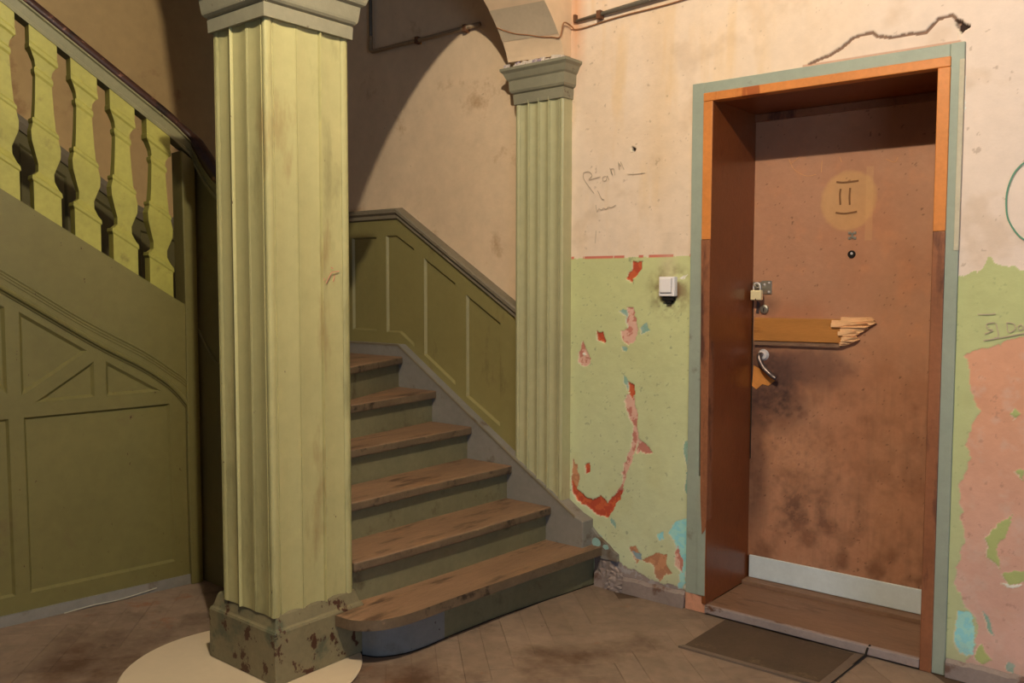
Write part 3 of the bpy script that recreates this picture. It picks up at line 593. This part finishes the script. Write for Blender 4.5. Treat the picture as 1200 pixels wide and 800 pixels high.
# ------------------------------------------------------------------ wainscot along the stairs
wn = thing('stair_wainscot', 'olive green panelled wainscot climbing beside the lower stairs with grey cap rail', 'panelling', (-3.6, -0.02, 1.1))
holes = [
    [(-4.62, 1.165), (-4.40, 1.165), (-4.40, 1.70), (-4.62, 1.70)],
    [(-4.315, 1.165), (-4.095, 1.165), (-4.095, 1.70), (-4.315, 1.70)],
    [(-4.010, 1.165), (-3.797, 1.165), (-3.797, 1.70), (-4.010, 1.70)],
    [(-3.718, 1.160), (-3.608, 1.160), (-3.494, 1.086), (-3.494, 1.626), (-3.630, 1.704), (-3.718, 1.704)],
    [(-3.417, 1.045), (-3.186, 0.897), (-3.186, 1.437), (-3.417, 1.576)],
    [(-3.107, 0.841), (-2.874, 0.706), (-2.874, 1.235), (-3.107, 1.378)]]
out = [(-5.19, 1.07), (-3.60, 1.07), (-2.735, 0.49), (-2.735, 1.255), (-3.612, 1.815), (-5.19, 1.815)]
F3 = wy(-0.034)
v, f = prism(out, F3, 0.0, 0.026, holes); mesh('frame', v, f, M['wainscot'], wn)
for h in holes:
    v, f = tray(h, F3, 0.001, 0.013, 0.010); mesh('panel', v, f, M['wainscot'], wn)
capl = [(-5.19, -0.034, 1.812), (-3.615, -0.034, 1.812), (-2.735, -0.034, 1.262)]
sec = [(0.004, -0.020), (0.014, -0.014), (0.012, 0.004), (0.026, 0.016), (0.026, 0.032), (0.018, 0.040), (-0.030, 0.046), (-0.030, -0.020)]
v, f = sweep(capl, sec); cp = mesh('cap_rail', v, f, M['wainscot_cap'], wn)
cp['label'] = 'grey brown moulded cap rail'

# wainscot on the far wall of the upper flight
w2 = thing('landing_wainscot', 'dark wainscot on the far wall seen between the balusters', 'panelling', (-5.18, -1.0, 1.1))
wx_ = lambda x0: (lambda u, v, d: (x0+d, u, v))
out = [(-0.05, 1.05), (-0.62, 1.05), (-3.3, 2.75), (-3.3, 3.53), (-1.374, 2.29), (-0.75, 1.875), (-0.62, 1.80), (-0.05, 1.80)]
hl = []
def zt(y): return 1.80 if y > -0.62 else 1.80+(-0.62-y)*0.648
def zb(y): return 1.05 if y > -0.62 else 1.05+(-0.62-y)*0.634
for k in range(9):
    a = -0.12-0.34*k; b = a-0.25
    hl.append([(a, zb(a)+0.09), (b, zb(b)+0.09), (b, zt(b)-0.10), (a, zt(a)-0.10)])
v, f = prism(out, wx_(-5.172), 0.0, -0.026, hl); mesh('frame', v, f, M['olive_dark'], w2)
for h in hl:
    v, f = tray(h, wx_(-5.172), -0.001, -0.014, 0.010); mesh('panel', v, f, M['olive_dark'], w2)
path = [(-5.172, -0.05, 1.79), (-5.172, -0.60, 1.79), (-5.172, -0.75, 1.855), (-5.172, -1.374, 2.275), (-5.172, -3.3, 3.54)]
v, f = sweep(path, [(0.03, -0.02), (0.03, 0.05), (-0.035, 0.056), (-0.035, 0.02), (-0.018, -0.02)]); 
mesh('cap_rail', v, f, M['wainscot_cap'], w2)

# ------------------------------------------------------------------ panelling under the upper flight
P0 = Vector((-3.803, -1.17, 0)); ev = Vector((-0.133, -1, 0)).normalized(); nv = Vector((1, -0.133, 0)).normalized()
def sf_(s, z, d=0.0): return tuple(P0+ev*s+nv*d+Vector((0, 0, z)))
def SF(d0): return lambda u, v, d: sf_(u, v, d0+d)
span = thing('stair_panelling', 'dark olive wooden panelling with diagonal braces under the upper flight', 'panelling', tuple(P0+ev*0.5))
mold = [(0.0, 0.78), (0.022, 0.80), (0.053, 0.862), (0.10, 0.925), (0.156, 0.981), (0.262, 1.058), (0.461, 1.175), (0.819, 1.415), (1.7, 2.0)]
outl = [(0.0, 0.0), (1.7, 0.0)]+[(1.7, 2.0)]+mold[::-1][1:]
hs = [
    [(0.122, 0.122), (0.745, 0.118), (0.748, 0.868), (0.134, 0.872)],
    [(0.800, 0.118), (1.42, 0.118), (1.42, 0.868), (0.804, 0.868)],
    [(0.754, 0.960), (0.754, 1.312), (0.490, 1.136)],
    [(0.703, 0.928), (0.464, 0.931), (0.464, 1.088)],
    [(0.414, 0.932), (0.173, 0.934), (0.414, 1.086)],
    [(0.806, 0.970), (0.806, 1.330), (1.36, 1.69)],
    [(0.86, 0.928), (1.42, 0.928), (1.42, 1.29)]]
v, f = prism(outl, SF(0.0), 0.0, -0.02, hs); mesh('frame', v, f, M['olive'], span)
for i, h in enumerate(hs):
    v, f = tray(h, SF(0.0), -0.001, -0.013, 0.012 if i > 1 else 0.010); mesh('panel', v, f, M['olive'], span)
strg = [(s, z) for s, z in mold]+[(1.7, 2.385), (0.062, 1.336), (0.0, 1.30)]
v, f = prism(strg, SF(0.014), 0.0, -0.034); mesh('string_board', v, f, M['olive'], span)
def spath(pts, d): return [sf_(s, z, d) for s, z in pts]
v, f = tube(smooth_path(spath(mold, 0.012), 4), 0.011, 8); mesh('moulding', v, f, M['olive'], span)
v, f = tube(smooth_path(spath([(s, z-0.016) for s, z in mold[2:]], 0.002), 4), 0.007, 8); mesh('moulding', v, f, M['olive'], span)
mu = [(0.018, 0.86), (0.030, 0.905), (0.046, 0.956), (0.075, 0.992), (0.122, 1.028), (0.26, 1.128), (0.508, 1.274), (0.817, 1.483), (1.7, 2.075)]
for k, r_ in ((0.0, 0.0045), (-0.014, 0.0035), (-0.028, 0.0035)):
    v, f = tube(smooth_path(spath([(s, z+k) for s, z in mu], 0.014), 4), r_, 6); mesh('moulding', v, f, M['olive'], span)
v, f = prism([(0.0, 0.0), (1.7, 0.0), (1.7, 0.046), (0.0, 0.046)], SF(0.010), 0.0, -0.012); mesh('skirting', v, f, M['stringer'], span)
pp = [(0.0, 0.0), (0.056, 0.0), (0.062, 0.5), (0.058, 1.30), (0.064, 2.045), (0.0, 2.0)]
v, f = prism(pp, SF(0.024), 0.0, -0.115); bevel(mesh('end_post', v, f, M['olive'], span), 0.004, 2)
wp = smooth_path([sf_(0.22, 0.020, 0.016), sf_(0.30, 0.012, 0.016), sf_(0.40, 0.006, 0.017), sf_(0.50, 0.009, 0.017), sf_(0.62, 0.003, 0.018)], 4)
tag(mesh('thin_wire', *tube(wp, 0.0022, 6), M['white_caulk'], loc=tuple(wp[0])), 'thin pale wire lying along the foot of the olive panelling', 'wire')

# balustrade
bal = thing('balustrade', 'lime green wooden balusters under a curving worn brown handrail', 'balustrade', tuple(P0+ev*0.4+Vector((0, 0, 1.3))))
def z0(s): return 1.336+(s-0.062)*0.643
def z1(s): return 2.096+(s-0.095)*0.683
SEC = [(0.0, 0.0525, 0.030), (0.175, 0.0525, 0.030), (0.185, 0.058, 0.034), (0.205, 0.056, 0.034), (0.215, 0.046, 0.028), (0.245, 0.031, 0.022), (0.285, 0.030, 0.022), (0.335, 0.042, 0.026),
       (0.385, 0.054, 0.031), (0.435, 0.056, 0.032), (0.480, 0.048, 0.030), (0.490, 0.051, 0.033), (0.505, 0.050, 0.033), (0.515, 0.041, 0.027), (0.60, 0.036, 0.024), (0.74, 0.031, 0.021), (0.755, 0.036, 0.026), (0.775, 0.036, 0.026), (0.785, 0.030, 0.022),
       (0.815, 0.033, 0.024), (0.850, 0.046, 0.028), (0.862, 0.054, 0.034), (0.885, 0.054, 0.034), (0.895, 0.0525, 0.030), (1.0, 0.0525, 0.030)]
for k in range(7):
    sc = 0.158+0.1572*k
    V = []; Fs = []
    for t, a, d in SEC:
        for ss, dd in ((-a, -d), (a, -d), (a, d), (-a, d)):
            s = sc+ss; zb_ = z0(s)-0.02; zt_ = z1(s)+0.02
            V.append(sf_(s, zb_+(zt_-zb_)*t, dd-0.028))
    for i in range(len(SEC)-1):
        for q in range(4): Fs.append((i*4+q, i*4+(q+1) % 4, (i+1)*4+(q+1) % 4, (i+1)*4+q))
    n = len(V); Fs += [(3, 2, 1, 0), (n-4, n-3, n-2, n-1)]
    mesh('baluster', V, Fs, M['lime'], bal)
hp = [sf_(s, z1(s), -0.028) for s in (1.7, 1.3, 0.9, 0.5, 0.25, 0.12)]+[sf_(0.04, 2.052, -0.028), (-3.812, -1.158, 2.012), (-3.775, -1.145, 1.966), (-3.735, -1.140, 1.918), (-3.687, -1.140, 1.872), (-3.60, -1.140, 1.805), (-3.3, -1.140, 1.61), (-2.93, -1.140, 1.37)]
hp = smooth_path(hp, 5)
v, f = sweep(hp, [(-0.034, 0), (0.034, 0), (0.034, 0.018), (0.026, 0.022), (0.030, 0.060), (0.038, 0.066), (0.038, 0.074), (-0.038, 0.074), (-0.038, 0.066), (-0.030, 0.060), (-0.026, 0.022), (-0.034, 0.018)]); mesh('rail_beam', v, f, M['rail'], bal)
v, f = sweep([p+Vector((0, 0, 0.072)) for p in hp], [(-0.034, 0), (0.034, 0), (0.040, 0.014), (0.040, 0.030), (0.030, 0.046), (0.010, 0.054), (-0.010, 0.054), (-0.030, 0.046), (-0.040, 0.030), (-0.040, 0.014)]); g = mesh('handrail', v, f, M['grip'], bal, smooth=True)
g['label'] = 'worn dark red brown handrail grip'

# ------------------------------------------------------------------ door
door = structure('door_1', (-1.29, 0.0, 0.0))
YL = 0.41
bxm = lambda nm, a, mt, par=door, bv=0.003: bevel(mesh(nm, *box(*a), mt, par), bv, 2)
# outer grey-green frame, proud of the wall
bxm('outer_jamb', (-1.822, -1.766, -0.012, 0.06, 0.075, 2.28), M['frame'])
bxm('outer_jamb', (-0.812, -0.765, -0.012, 0.06, 0.0, 2.28), M['frame'])
bxm('outer_head', (-1.766, -0.812, -0.0122, 0.06, 2.233, 2.279), M['frame'])
o = bxm('jamb_foot', (-1.824, -1.725, -0.010, 0.06, 0.0, 0.078), M['raw']); o['label'] = 'bare salmon wood foot of the left jamb'
bxm('jamb_edge_filler', (-0.781, -0.764, -0.0145, 0.0, 1.55, 2.22), M['white_caulk'])
# pine strips
bxm('pine_strip', (-1.766, -1.724, -0.020, 0.03, 1.62, 2.198), M['pine'])
bxm('pine_head', (-1.766, -0.808, -0.0205, 0.03, 2.1985, 2.234), M['pine'])
bxm('pine_strip', (-0.850, -0.808, -0.020, 0.03, 1.62, 2.198), M['pine'])
lp = [(-1.766, 1.619), (-1.724, 1.619), (-1.7215, 0.9), (-1.7215, 0.42), (-1.729, 0.37), (-1.742, 0.35), (-1.748, 0.44), (-1.752, 0.52), (-1.757, 0.9)]
v, f = prism(lp, wy(-0.021), 0.0, 0.0485); o = mesh('pine_strip', v, f, M['pine_dark'], door); o['label'] = 'dark split lower pine strip'
bxm('inner_jamb', (-1.766, -1.7265, -0.0175, 0.03, 0.078, 0.60), M['frame'])
bxm('pine_strip', (-0.850, -0.808, -0.019, 0.03, 0.0, 1.619), M['pine_dark'])
# reveal boards
bxm('reveal_board', (-1.742, -1.7225, -0.016, YL+0.03, 0.042, 2.215), M['reveal'])
bxm('reveal_board', (-0.8515, -0.832, -0.016, YL+0.03, 0.042, 2.215), M['reveal'])
bxm('reveal_head', (-1.724, -0.850, 0.0, YL+0.03, 2.202, 2.222), M['reveal'])
bxm('inner_head_bar', (-1.724, -0.850, 0.425, YL-0.012, 2.168, 2.202), M['pine_dark'])
bxm('backing', (-1.80, -0.78, YL+0.03, YL+0.07, 0.0, 2.30), M['black'], bv=0.0)
# sill
bxm('sill', (-1.724, -0.850, 0.0, YL+0.03, 0.0, 0.040), M['sill'])
o = bxm('sill_nosing', (-1.7235, -0.8505, -0.024, 0.0, 0.008, 0.042), M['sill_edge']); o['label'] = 'grey scuffed sill edge'
bxm('sill_stop', (-1.722, -0.852, YL-0.065, YL+0.02, 0.039, 0.060), M['sill'])
# leaf
gx = np.arange(-1.722, -0.850, 0.005); gz = np.arange(0.160, 2.172, 0.005); LX, LZ = np.meshgrid(gx, gz)
Cl = np.zeros(LX.shape+(3,)); mixc(Cl, np.ones(LX.shape, bool), (178, 128, 98))
n1 = vnoise(LX+4, LZ, 4, 81); n2 = vnoise(LX+4, LZ, 14, 82); n3 = vnoise(LX+4, LZ, 55, 83); gr = vnoise(LX*12+40, LZ*1.4, 6, 84)
mixc(Cl, np.clip((n1-0.45)*3, 0, 1)*0.35, (168, 100, 62))
mixc(Cl, np.clip((n2-0.6)*5, 0, 1)*0.3, (204, 138, 96))
rr = np.hypot((LX+1.296)/0.125, (LZ-1.790)/0.135)+0.16*(n2-0.5)
mixc(Cl, np.clip((1.0-rr)*9, 0, 1)*0.55, (206, 158, 100))
mixc(Cl, ((np.abs(LX+1.208) < 0.015) & (LZ > 1.62) & (LZ < 1.93))*0.22, (214, 168, 112))
low = np.clip((1.22-LZ)/0.3, 0, 1)
mixc(Cl, low*np.clip((n2-0.38)*3, 0, 1)*0.55, (128, 84, 62))
mixc(Cl, low*np.clip((gr-0.5)*4, 0, 1)*0.18, (104, 72, 56)); mixc(Cl, np.exp(-((LZ-0.42+0.12*(LX+1.5))/0.10)**2)*np.clip((-1.10-LX)*3, 0, 1)*np.clip((n2-0.30)*3, 0, 1)*(0.35+0.6*n3), (70, 52, 46))
mixc(Cl, np.exp(-((LZ-0.66)/0.16)**2)*np.exp(-((LX+1.5)/0.22)**2)*np.clip((n3-0.35)*3, 0, 1)*0.4, (214, 160, 118))
mixc(Cl, low*(n3 > 0.60)*0.45, (170, 118, 88))
mixc(Cl, np.clip((0.36-LZ)/0.2, 0, 1)*np.clip((n2-0.35)*3, 0, 1)*0.5, (84, 56, 40))
rb = np.hypot((LX+1.68)/0.22, (LZ-0.99)/0.24)+0.9*(n1-0.5)+0.5*(n2-0.5)
mixc(Cl, np.clip((1.12-rb)*1.8, 0, 1)*(0.45+0.6*n3)*(LZ < 1.185), (52, 36, 38))
rb2 = np.hypot((LX+1.48)/0.24, (LZ-1.06)/0.13)+0.7*(n2-0.5); mixc(Cl, np.clip((1.0-rb2)*2, 0, 1)*0.6*(LZ < 1.18), (74, 52, 50))
rb3 = np.hypot((LX+1.715)/0.10, (LZ-0.62)/0.42)+0.8*(n2-0.5); mixc(Cl, np.clip((1.0-rb3)*2, 0, 1)*0.6, (70, 46, 40))
mixc(Cl, np.clip(1-np.hypot((LX+1.64)/0.07, (LZ-1.34)/0.06), 0, 1)*0.6, (96, 72, 60))
mixc(Cl, (vnoise(LX, LZ, 70, 90) > 0.80)*0.6, (72, 42, 26))
LY = np.full(LX.shape, YL)+0.0012*(n2-0.5); hole = inpoly(LX+0.008*(n3-0.5), LZ+0.008*(n2-0.5), TAB['bare']); LY[hole] += 0.004
kp = np.ones((LX.shape[0]-1, LX.shape[1]-1), bool)
bx_ = box(-1.722, -0.850, YL+0.006, YL+0.030, 0.060, 2.172)
leaf = grid_mesh('leaf', LX, LY, LZ, Cl, kp, M['leaf'], door, None, (bx_[0], bx_[1], lin((150, 90, 56))))
FL = wy(YL-0.004)
v, f = prism(TAB['bare'], wy(YL-0.003), 0.0, 0.003); mesh('bare_patch', v, f, M['bare'], leaf)
o = bevel(mesh('kick_strip', *box(-1.712, -0.852, YL-0.010, YL+0.006, 0.062, 0.166), M['kick'], leaf), 0.002, 1); o['label'] = 'pale grey green kick strip'
v, f = prism(TAB['plank'], wy(YL-0.025), 0.0, 0.025); o = bevel(mesh('plank', v, f, M['plank'], leaf), 0.003, 2); o['label'] = 'snapped varnished wooden plank nailed across the door'
v, f = prism([(-1.703, 1.154), (-1.312, 1.158), (-1.312, 1.176), (-1.703, 1.173)], wy(YL-0.018), 0.0, 0.018); mesh('plank_ledge', v, f, M['sill'], leaf)
# splintered end: shards of different length
shv = []; shf = []
sz = [1.287, 1.274, 1.262, 1.250, 1.238, 1.226, 1.214, 1.202, 1.190, 1.178, 1.170]
ends = [-1.172, -1.165, -1.186, -1.196, -1.213, -1.233, -1.243, -1.231, -1.253, -1.271, -1.286]
for k in range(len(sz)-1):
    a0 = -1.312+rnd.uniform(-.004, .02) if k not in (1, 2) else -1.345
    d_ = rnd.uniform(-.008, .006)
    k0 = len(shv); zt_, zb_ = sz[k]+0.003, sz[k+1]-0.003; e_ = ends[k]
    shv += [(a0, YL-0.032+d_, zt_), (e_-.012, YL-0.022+d_, zt_+.002), (e_, YL-0.012, (zt_+zb_)/2), (e_-.02, YL-0.020+d_, zb_), (a0, YL-0.032+d_, zb_),
            (a0, YL-0.001, zt_), (e_-.012, YL-0.001, zt_), (e_, YL-0.001, (zt_+zb_)/2), (e_-.02, YL-0.001, zb_), (a0, YL-0.001, zb_)]
    shf += [tuple(i+k0 for i in q) for q in ((0, 1, 2, 3, 4), (9, 8, 7, 6, 5), (0, 5, 6, 1), (1, 6, 7, 2), (2, 7, 8, 3), (3, 8, 9, 4), (4, 9, 5, 0))]
o = mesh('splintered_end', shv, shf, M['splinter'], leaf, kind='stuff'); o['label'] = 'pale raw splintered end of the plank'
# number mark, scratches
def ribbon(pts, wd, y):
    V = []; Fs = []; P = [Vector((a, b)) for a, b in pts]
    for i, p in enumerate(P):
        t = (P[min(i+1, len(P)-1)]-P[max(i-1, 0)]).normalized(); n_ = Vector((-t.y, t.x))*wd/2
        V += [(p.x+n_.x, y, p.y+n_.y), (p.x-n_.x, y, p.y-n_.y), (p.x-n_.x, y+0.001, p.y-n_.y), (p.x+n_.x, y+0.001, p.y+n_.y)]
    for i in range(len(P)-1):
        for k in range(4): Fs.append((i*4+k, i*4+(k+1) % 4, i*4+(k+1) % 4+4, i*4+k+4))
    n = len(V); Fs += [(0, 1, 2, 3), (n-4, n-3, n-2, n-1)]
    return V, Fs
v, f = join(*[ribbon([(p.x, p.y) for p in smooth_path([(a, b, 0) for a, b in l], 4)], 0.0075, YL-0.0026) for l in TAB['leafwr']]); mesh('number_mark', v, f, M['burnt'], leaf)
v, f = join(*[ribbon([(p.x, p.y) for p in smooth_path([(a, b, 0) for a, b in l], 4)], 0.0022, YL-0.0022) for l in TAB['leafpale'][:5]]); mesh('scratches', v, f, M['pale'], leaf)
# peephole below the small square plate of four studs
v, f = tube([(-1.277, YL-0.001, 1.560), (-1.277, YL-0.008, 1.560)], [0.017, 0.015], 16); ph = mesh('peephole', v, f, M['black'], leaf)
v, f = tube([(-1.275, YL-0.007, 1.563), (-1.275, YL-0.0105, 1.563)], [0.007, 0.003], 10); mesh('lens', v, f, M['chrome'], ph)
v, f = join(*[box(-1.276+a-.0055, -1.276+a+.0055, YL-0.005, YL, 1.640+b-.0055, 1.640+b+.0055) for a in (-.011, .011) for b in (-.011, .011)], box(-1.280, -1.272, YL-0.0035, YL, 1.628, 1.652)); mesh('stud_plate', v, f, M['steel'], leaf)
# hasp
v, f = join(box(-1.678, -1.630, YL-0.006, YL, 1.387, 1.448), box(-1.719, -1.678, YL-0.009, YL-0.003, 1.394, 1.442)); hs_ = bevel(mesh('hasp', v, f, M['steel'], leaf), 0.0015, 1)
v, f = join(*[tube([(x, YL-0.006, z), (x, YL-0.010, z)], [0.006, 0.003], 8) for x, z in ((-1.664, 1.430), (-1.642, 1.438), (-1.642, 1.397))]); mesh('screw', v, f, M['chrome'], hs_)
v, f = tube(smooth_path([(-1.694, YL-0.008, 1.428), (-1.694, YL-0.046, 1.430), (-1.688, YL-0.052, 1.424), (-1.682, YL-0.046, 1.416), (-1.682, YL-0.008, 1.418)], 4), 0.004, 8); mesh('staple', v, f, M['steel'], hs_)
# round lock cylinder
v, f = tube([(-1.663, YL-0.001, 1.318), (-1.663, YL-0.010, 1.318), (-1.663, YL-0.012, 1.318)], [0.021, 0.020, 0.014], 20); lk = mesh('lock_cylinder', v, f, M['steel'], leaf)
v, f = box(-1.665, -1.661, YL-0.0135, YL-0.011, 1.307, 1.323); mesh('keyhole', v, f, M['black'], lk)
v, f = prism([(-1.703, 1.30), (-1.689, 1.296), (-1.686, 1.346), (-1.698, 1.355)], wy(YL-0.004), 0.0, 0.004); mesh('torn_metal_plate', v, f, M['darkmetal'], leaf)
v, f = box(-1.7215, -1.7165, YL-0.0015, YL+0.004, 0.62, 1.38); mesh('edge_gap', v, f, M['black'], leaf)
# broken handle hanging down
hp_ = smooth_path([(-1.668, YL-0.004, 1.112), (-1.672, YL-0.026, 1.106), (-1.667, YL-0.034, 1.086), (-1.646, YL-0.038, 1.052), (-1.612, YL-0.038, 1.022), (-1.588, YL-0.036, 1.006)], 4)
v, f = tube(hp_, [0.011]*4+[0.012]*(len(hp_)-8)+[0.010]*4, 10); hd = mesh('broken_handle', v, f, M['darkmetal'], leaf, smooth=True); hd['label'] = 'bent dark metal door handle hanging down'
v, f = tube([(-1.664, YL-0.001, 1.108), (-1.664, YL-0.012, 1.108)], [0.027, 0.019], 14); mesh('handle_rose', v, f, M['chrome'], hd)

# padlock
pk = thing('padlock', 'small brass padlock with steel shackle hanging from the door hasp', 'padlock', (-1.682, YL-0.045, 1.36))
v, f = box(-1.708, -1.657, YL-0.058, YL-0.034, 1.360, 1.405); bo = bevel(mesh('body', v, f, M['brass'], pk), 0.004, 3)
sh = [(-1.6985, YL-0.046, 1.402), (-1.6985, YL-0.046, 1.420)]+[(-1.6825-0.016*math.cos(t), YL-0.046, 1.420+0.018*math.sin(t)) for t in [math.pi*k/10 for k in range(1, 10)]]+[(-1.6665, YL-0.046, 1.420), (-1.6665, YL-0.046, 1.402)]
v, f = tube(sh, 0.0038, 8); mesh('shackle', v, f, M['chrome'], pk, smooth=True)
v, f = box(-1.6845, -1.6805, YL-0.0585, YL-0.04, 1.3595, 1.367); mesh('keyhole', v, f, M['black'], pk)

# ------------------------------------------------------------------ skirtings and wall things
for nm, x0, x1, z_ in (('baseboard_back', -2.30, -1.826, 0.072), ('baseboard_right', -0.762, -0.28, 0.066)):
    n = 24; V = []
    for i in range(n+1):
        x = x0+(x1-x0)*i/n; j = rnd.uniform(-.004, .003)
        V += [(x, -0.022, 0.0), (x, -0.020, z_-0.010+j), (x, -0.006, z_+j*.6), (x, 0.004, z_+j*.6)]
    Fs = [(i*4+k, i*4+k+1, (i+1)*4+k+1, (i+1)*4+k) for i in range(n) for k in range(3)]+[(0, 1, 2, 3), (n*4+3, n*4+2, n*4+1, n*4)]
    mesh(nm, V, Fs, M['skirt'], kind='structure')
# crumbling masonry lump beside the bottom step
V = []; Fs = []; NU, NV = 14, 12
for j in range(NV+1):
    for i in range(NU+1):
        u, v_ = i/NU, j/NV; x = -2.312+0.17*u; z = 0.20*v_*(1-0.55*u); y = -0.030*math.sin(math.pi*min(1, 0.35+0.65*(1-u)))*(1-0.5*v_)*(0.75+0.5*rnd.random()) - 0.002
        V.append((x+rnd.uniform(-.003, .003), y, z+rnd.uniform(-.003, .003) if j else 0.0))
for j in range(NV):
    for i in range(NU): a = j*(NU+1)+i; Fs.append((a, a+1, a+NU+2, a+NU+1))
wbk = bpy.data.objects['wall_back']
mesh('crumbled_corner', V, Fs, M['skirt'], wbk)
# pencil writing and the green curve on the wall
def wl(lines, wd, y=-0.0042): return join(*[ribbon([(p.x, p.y) for p in smooth_path([(a, b, 0) for a, b in l], 4)], wd, y) for l in lines])
v, f = wl(TAB['writing'][:9], 0.0026); mesh('pencil_writing', v, f, M['pencil'], wbk)
v, f = wl(TAB['writing'][9:], 0.0030); mesh('pencil_writing', v, f, M['pencil'], wbk)
v, f = wl([TAB['arc']], 0.0055); mesh('green_curve', v, f, M['teal'], wbk)

sw = thing('light_switch', 'square white light switch in a ring of grime left of the door', 'light switch', (-1.925, -0.01, 1.36))
v, f = box(-1.962, -1.885, -0.034, -0.004, 1.378, 1.464); bevel(mesh('cover', v, f, M['white'], sw), 0.004, 3)
v, f = box(-1.954, -1.899, -0.041, -0.033, 1.394, 1.456); bevel(mesh('rocker', v, f, M['white'], sw), 0.003, 2)
v, f = join(box(-1.955, -1.898, -0.0352, -0.033, 1.3905, 1.3935), box(-1.8985, -1.8965, -0.0352, -0.033, 1.392, 1.457)); mesh('seam', v, f, M['seam'], sw)
v, f = join(box(-1.952, -1.896, -0.022, -0.004, 1.358, 1.378), box(-1.935, -1.910, -0.020, -0.002, 1.346, 1.360)); bevel(mesh('dark_box', v, f, M['black'], sw), 0.003, 1)

# cable conduits high on the wall
c1 = thing('cable_conduit', 'thin painted conduit bent at a corner on stairwell plaster beside the arch', 'conduit', (-3.78, -0.02, 2.75))
v, f = tube([(-3.848, -0.018, 3.40), (-3.850, -0.018, 2.90), (-3.850, -0.018, 2.800)], 0.010, 8); mesh('pipe', v, f, M['pipe_dark'], c1, smooth=True)
pp_ = smooth_path([(-3.850, -0.018, 2.835), (-3.850, -0.020, 2.775), (-3.842, -0.022, 2.752), (-3.815, -0.022, 2.744)], 4)+[Vector((-3.60, -0.022, 2.745)), Vector((-3.35, -0.022, 2.745)), Vector((-3.02, -0.022, 2.75))]
v, f = tube(pp_, 0.012, 8); mesh('pipe', v, f, M['pipe'], c1, smooth=True)
for x in (-3.47, -3.12):
    v, f = box(x-.012, x+.012, -0.036, 0.0, 2.728, 2.764); bevel(mesh('clip', v, f, M['rust'], c1), 0.002, 1)
c2 = thing('cable_conduit', 'dark grey conduit on the pale wall above and left of the door', 'conduit', (-2.2, -0.02, 2.67))
v, f = tube([(-2.425, -0.016, 2.655), (-2.20, -0.018, 2.665), (-1.98, -0.020, 2.676), (-1.30, -0.020, 2.70)], [0.007, 0.011, 0.012, 0.012], 8); mesh('pipe', v, f, M['pipe_dark'], c2, smooth=True)
mesh('clip', *box(-2.305, -2.283, -0.032, 0.0, 2.640, 2.676), M['rust'], c2); mesh('end_clip', *box(-2.442, -2.430, -0.020, 0.0, 2.652, 2.686), M['rust'], c2)
cb = [apt(0.125+0.0, 2.58, 0.98)]
cpts = []
for t, d in ((0.52, 1.0), (0.47, 0.85), (0.43, 0.7), (0.40, 0.5), (0.36, 0.3), (0.34, 0.12), (0.33, -0.01)):
    u, v_ = cy-a_*math.cos(t), ZS+b_*max(0.0, math.sin(t))**1.5; x, y, z = apt(u, v_, d); cpts.append((x, y+0.001, z-0.006))
cpts += [(-2.455, -0.075, 2.640), (-2.448, -0.02, 2.632), (-2.440, -0.008, 2.622), (-2.38, -0.006, 2.620), (-2.20, -0.006, 2.634), (-1.95, -0.006, 2.640), (-1.70, -0.006, 2.655), (-1.30, -0.006, 2.67)]
tag(mesh('cable', *tube(smooth_path(cpts, 4), 0.0035, 6), M['cable'], loc=cpts[0], smooth=True), 'thin brown cable running under the arch and along the pale wall', 'cable')

# door mat
mt_ = thing('door_mat', 'dark rectangular mat with grey trim in front of the door sill', 'mat', (-1.35, -0.19, 0.0))
v, f = prism([(-1.628, -0.385), (-1.095, -0.375), (-1.078, -0.035), (-1.622, -0.030)], xy, 0.001, 0.007); bevel(mesh('pile', v, f, M['mat'], mt_), 0.002, 1)
v, f = prism([(-1.640, -0.408), (-1.062, -0.396), (-1.095, -0.3755), (-1.628, -0.3855)], xy, 0.001, 0.009); mesh('trim', v, f, M['matrim'], mt_)
v, f = prism([(-1.094, -0.400), (-1.062, -0.398), (-1.040, -0.028), (-1.0775, -0.033)], xy, 0.0015, 0.0095); mesh('trim', v, f, M['matrim'], mt_)
v, f = tube([(-1.064, -0.40, 0.006), (-1.050, -0.15, 0.006), (-1.040, -0.030, 0.010), (-1.035, -0.026, 0.034), (-1.030, -0.010, 0.045)], 0.004, 6); mesh('edge_cord', v, f, M['black'], mt_)
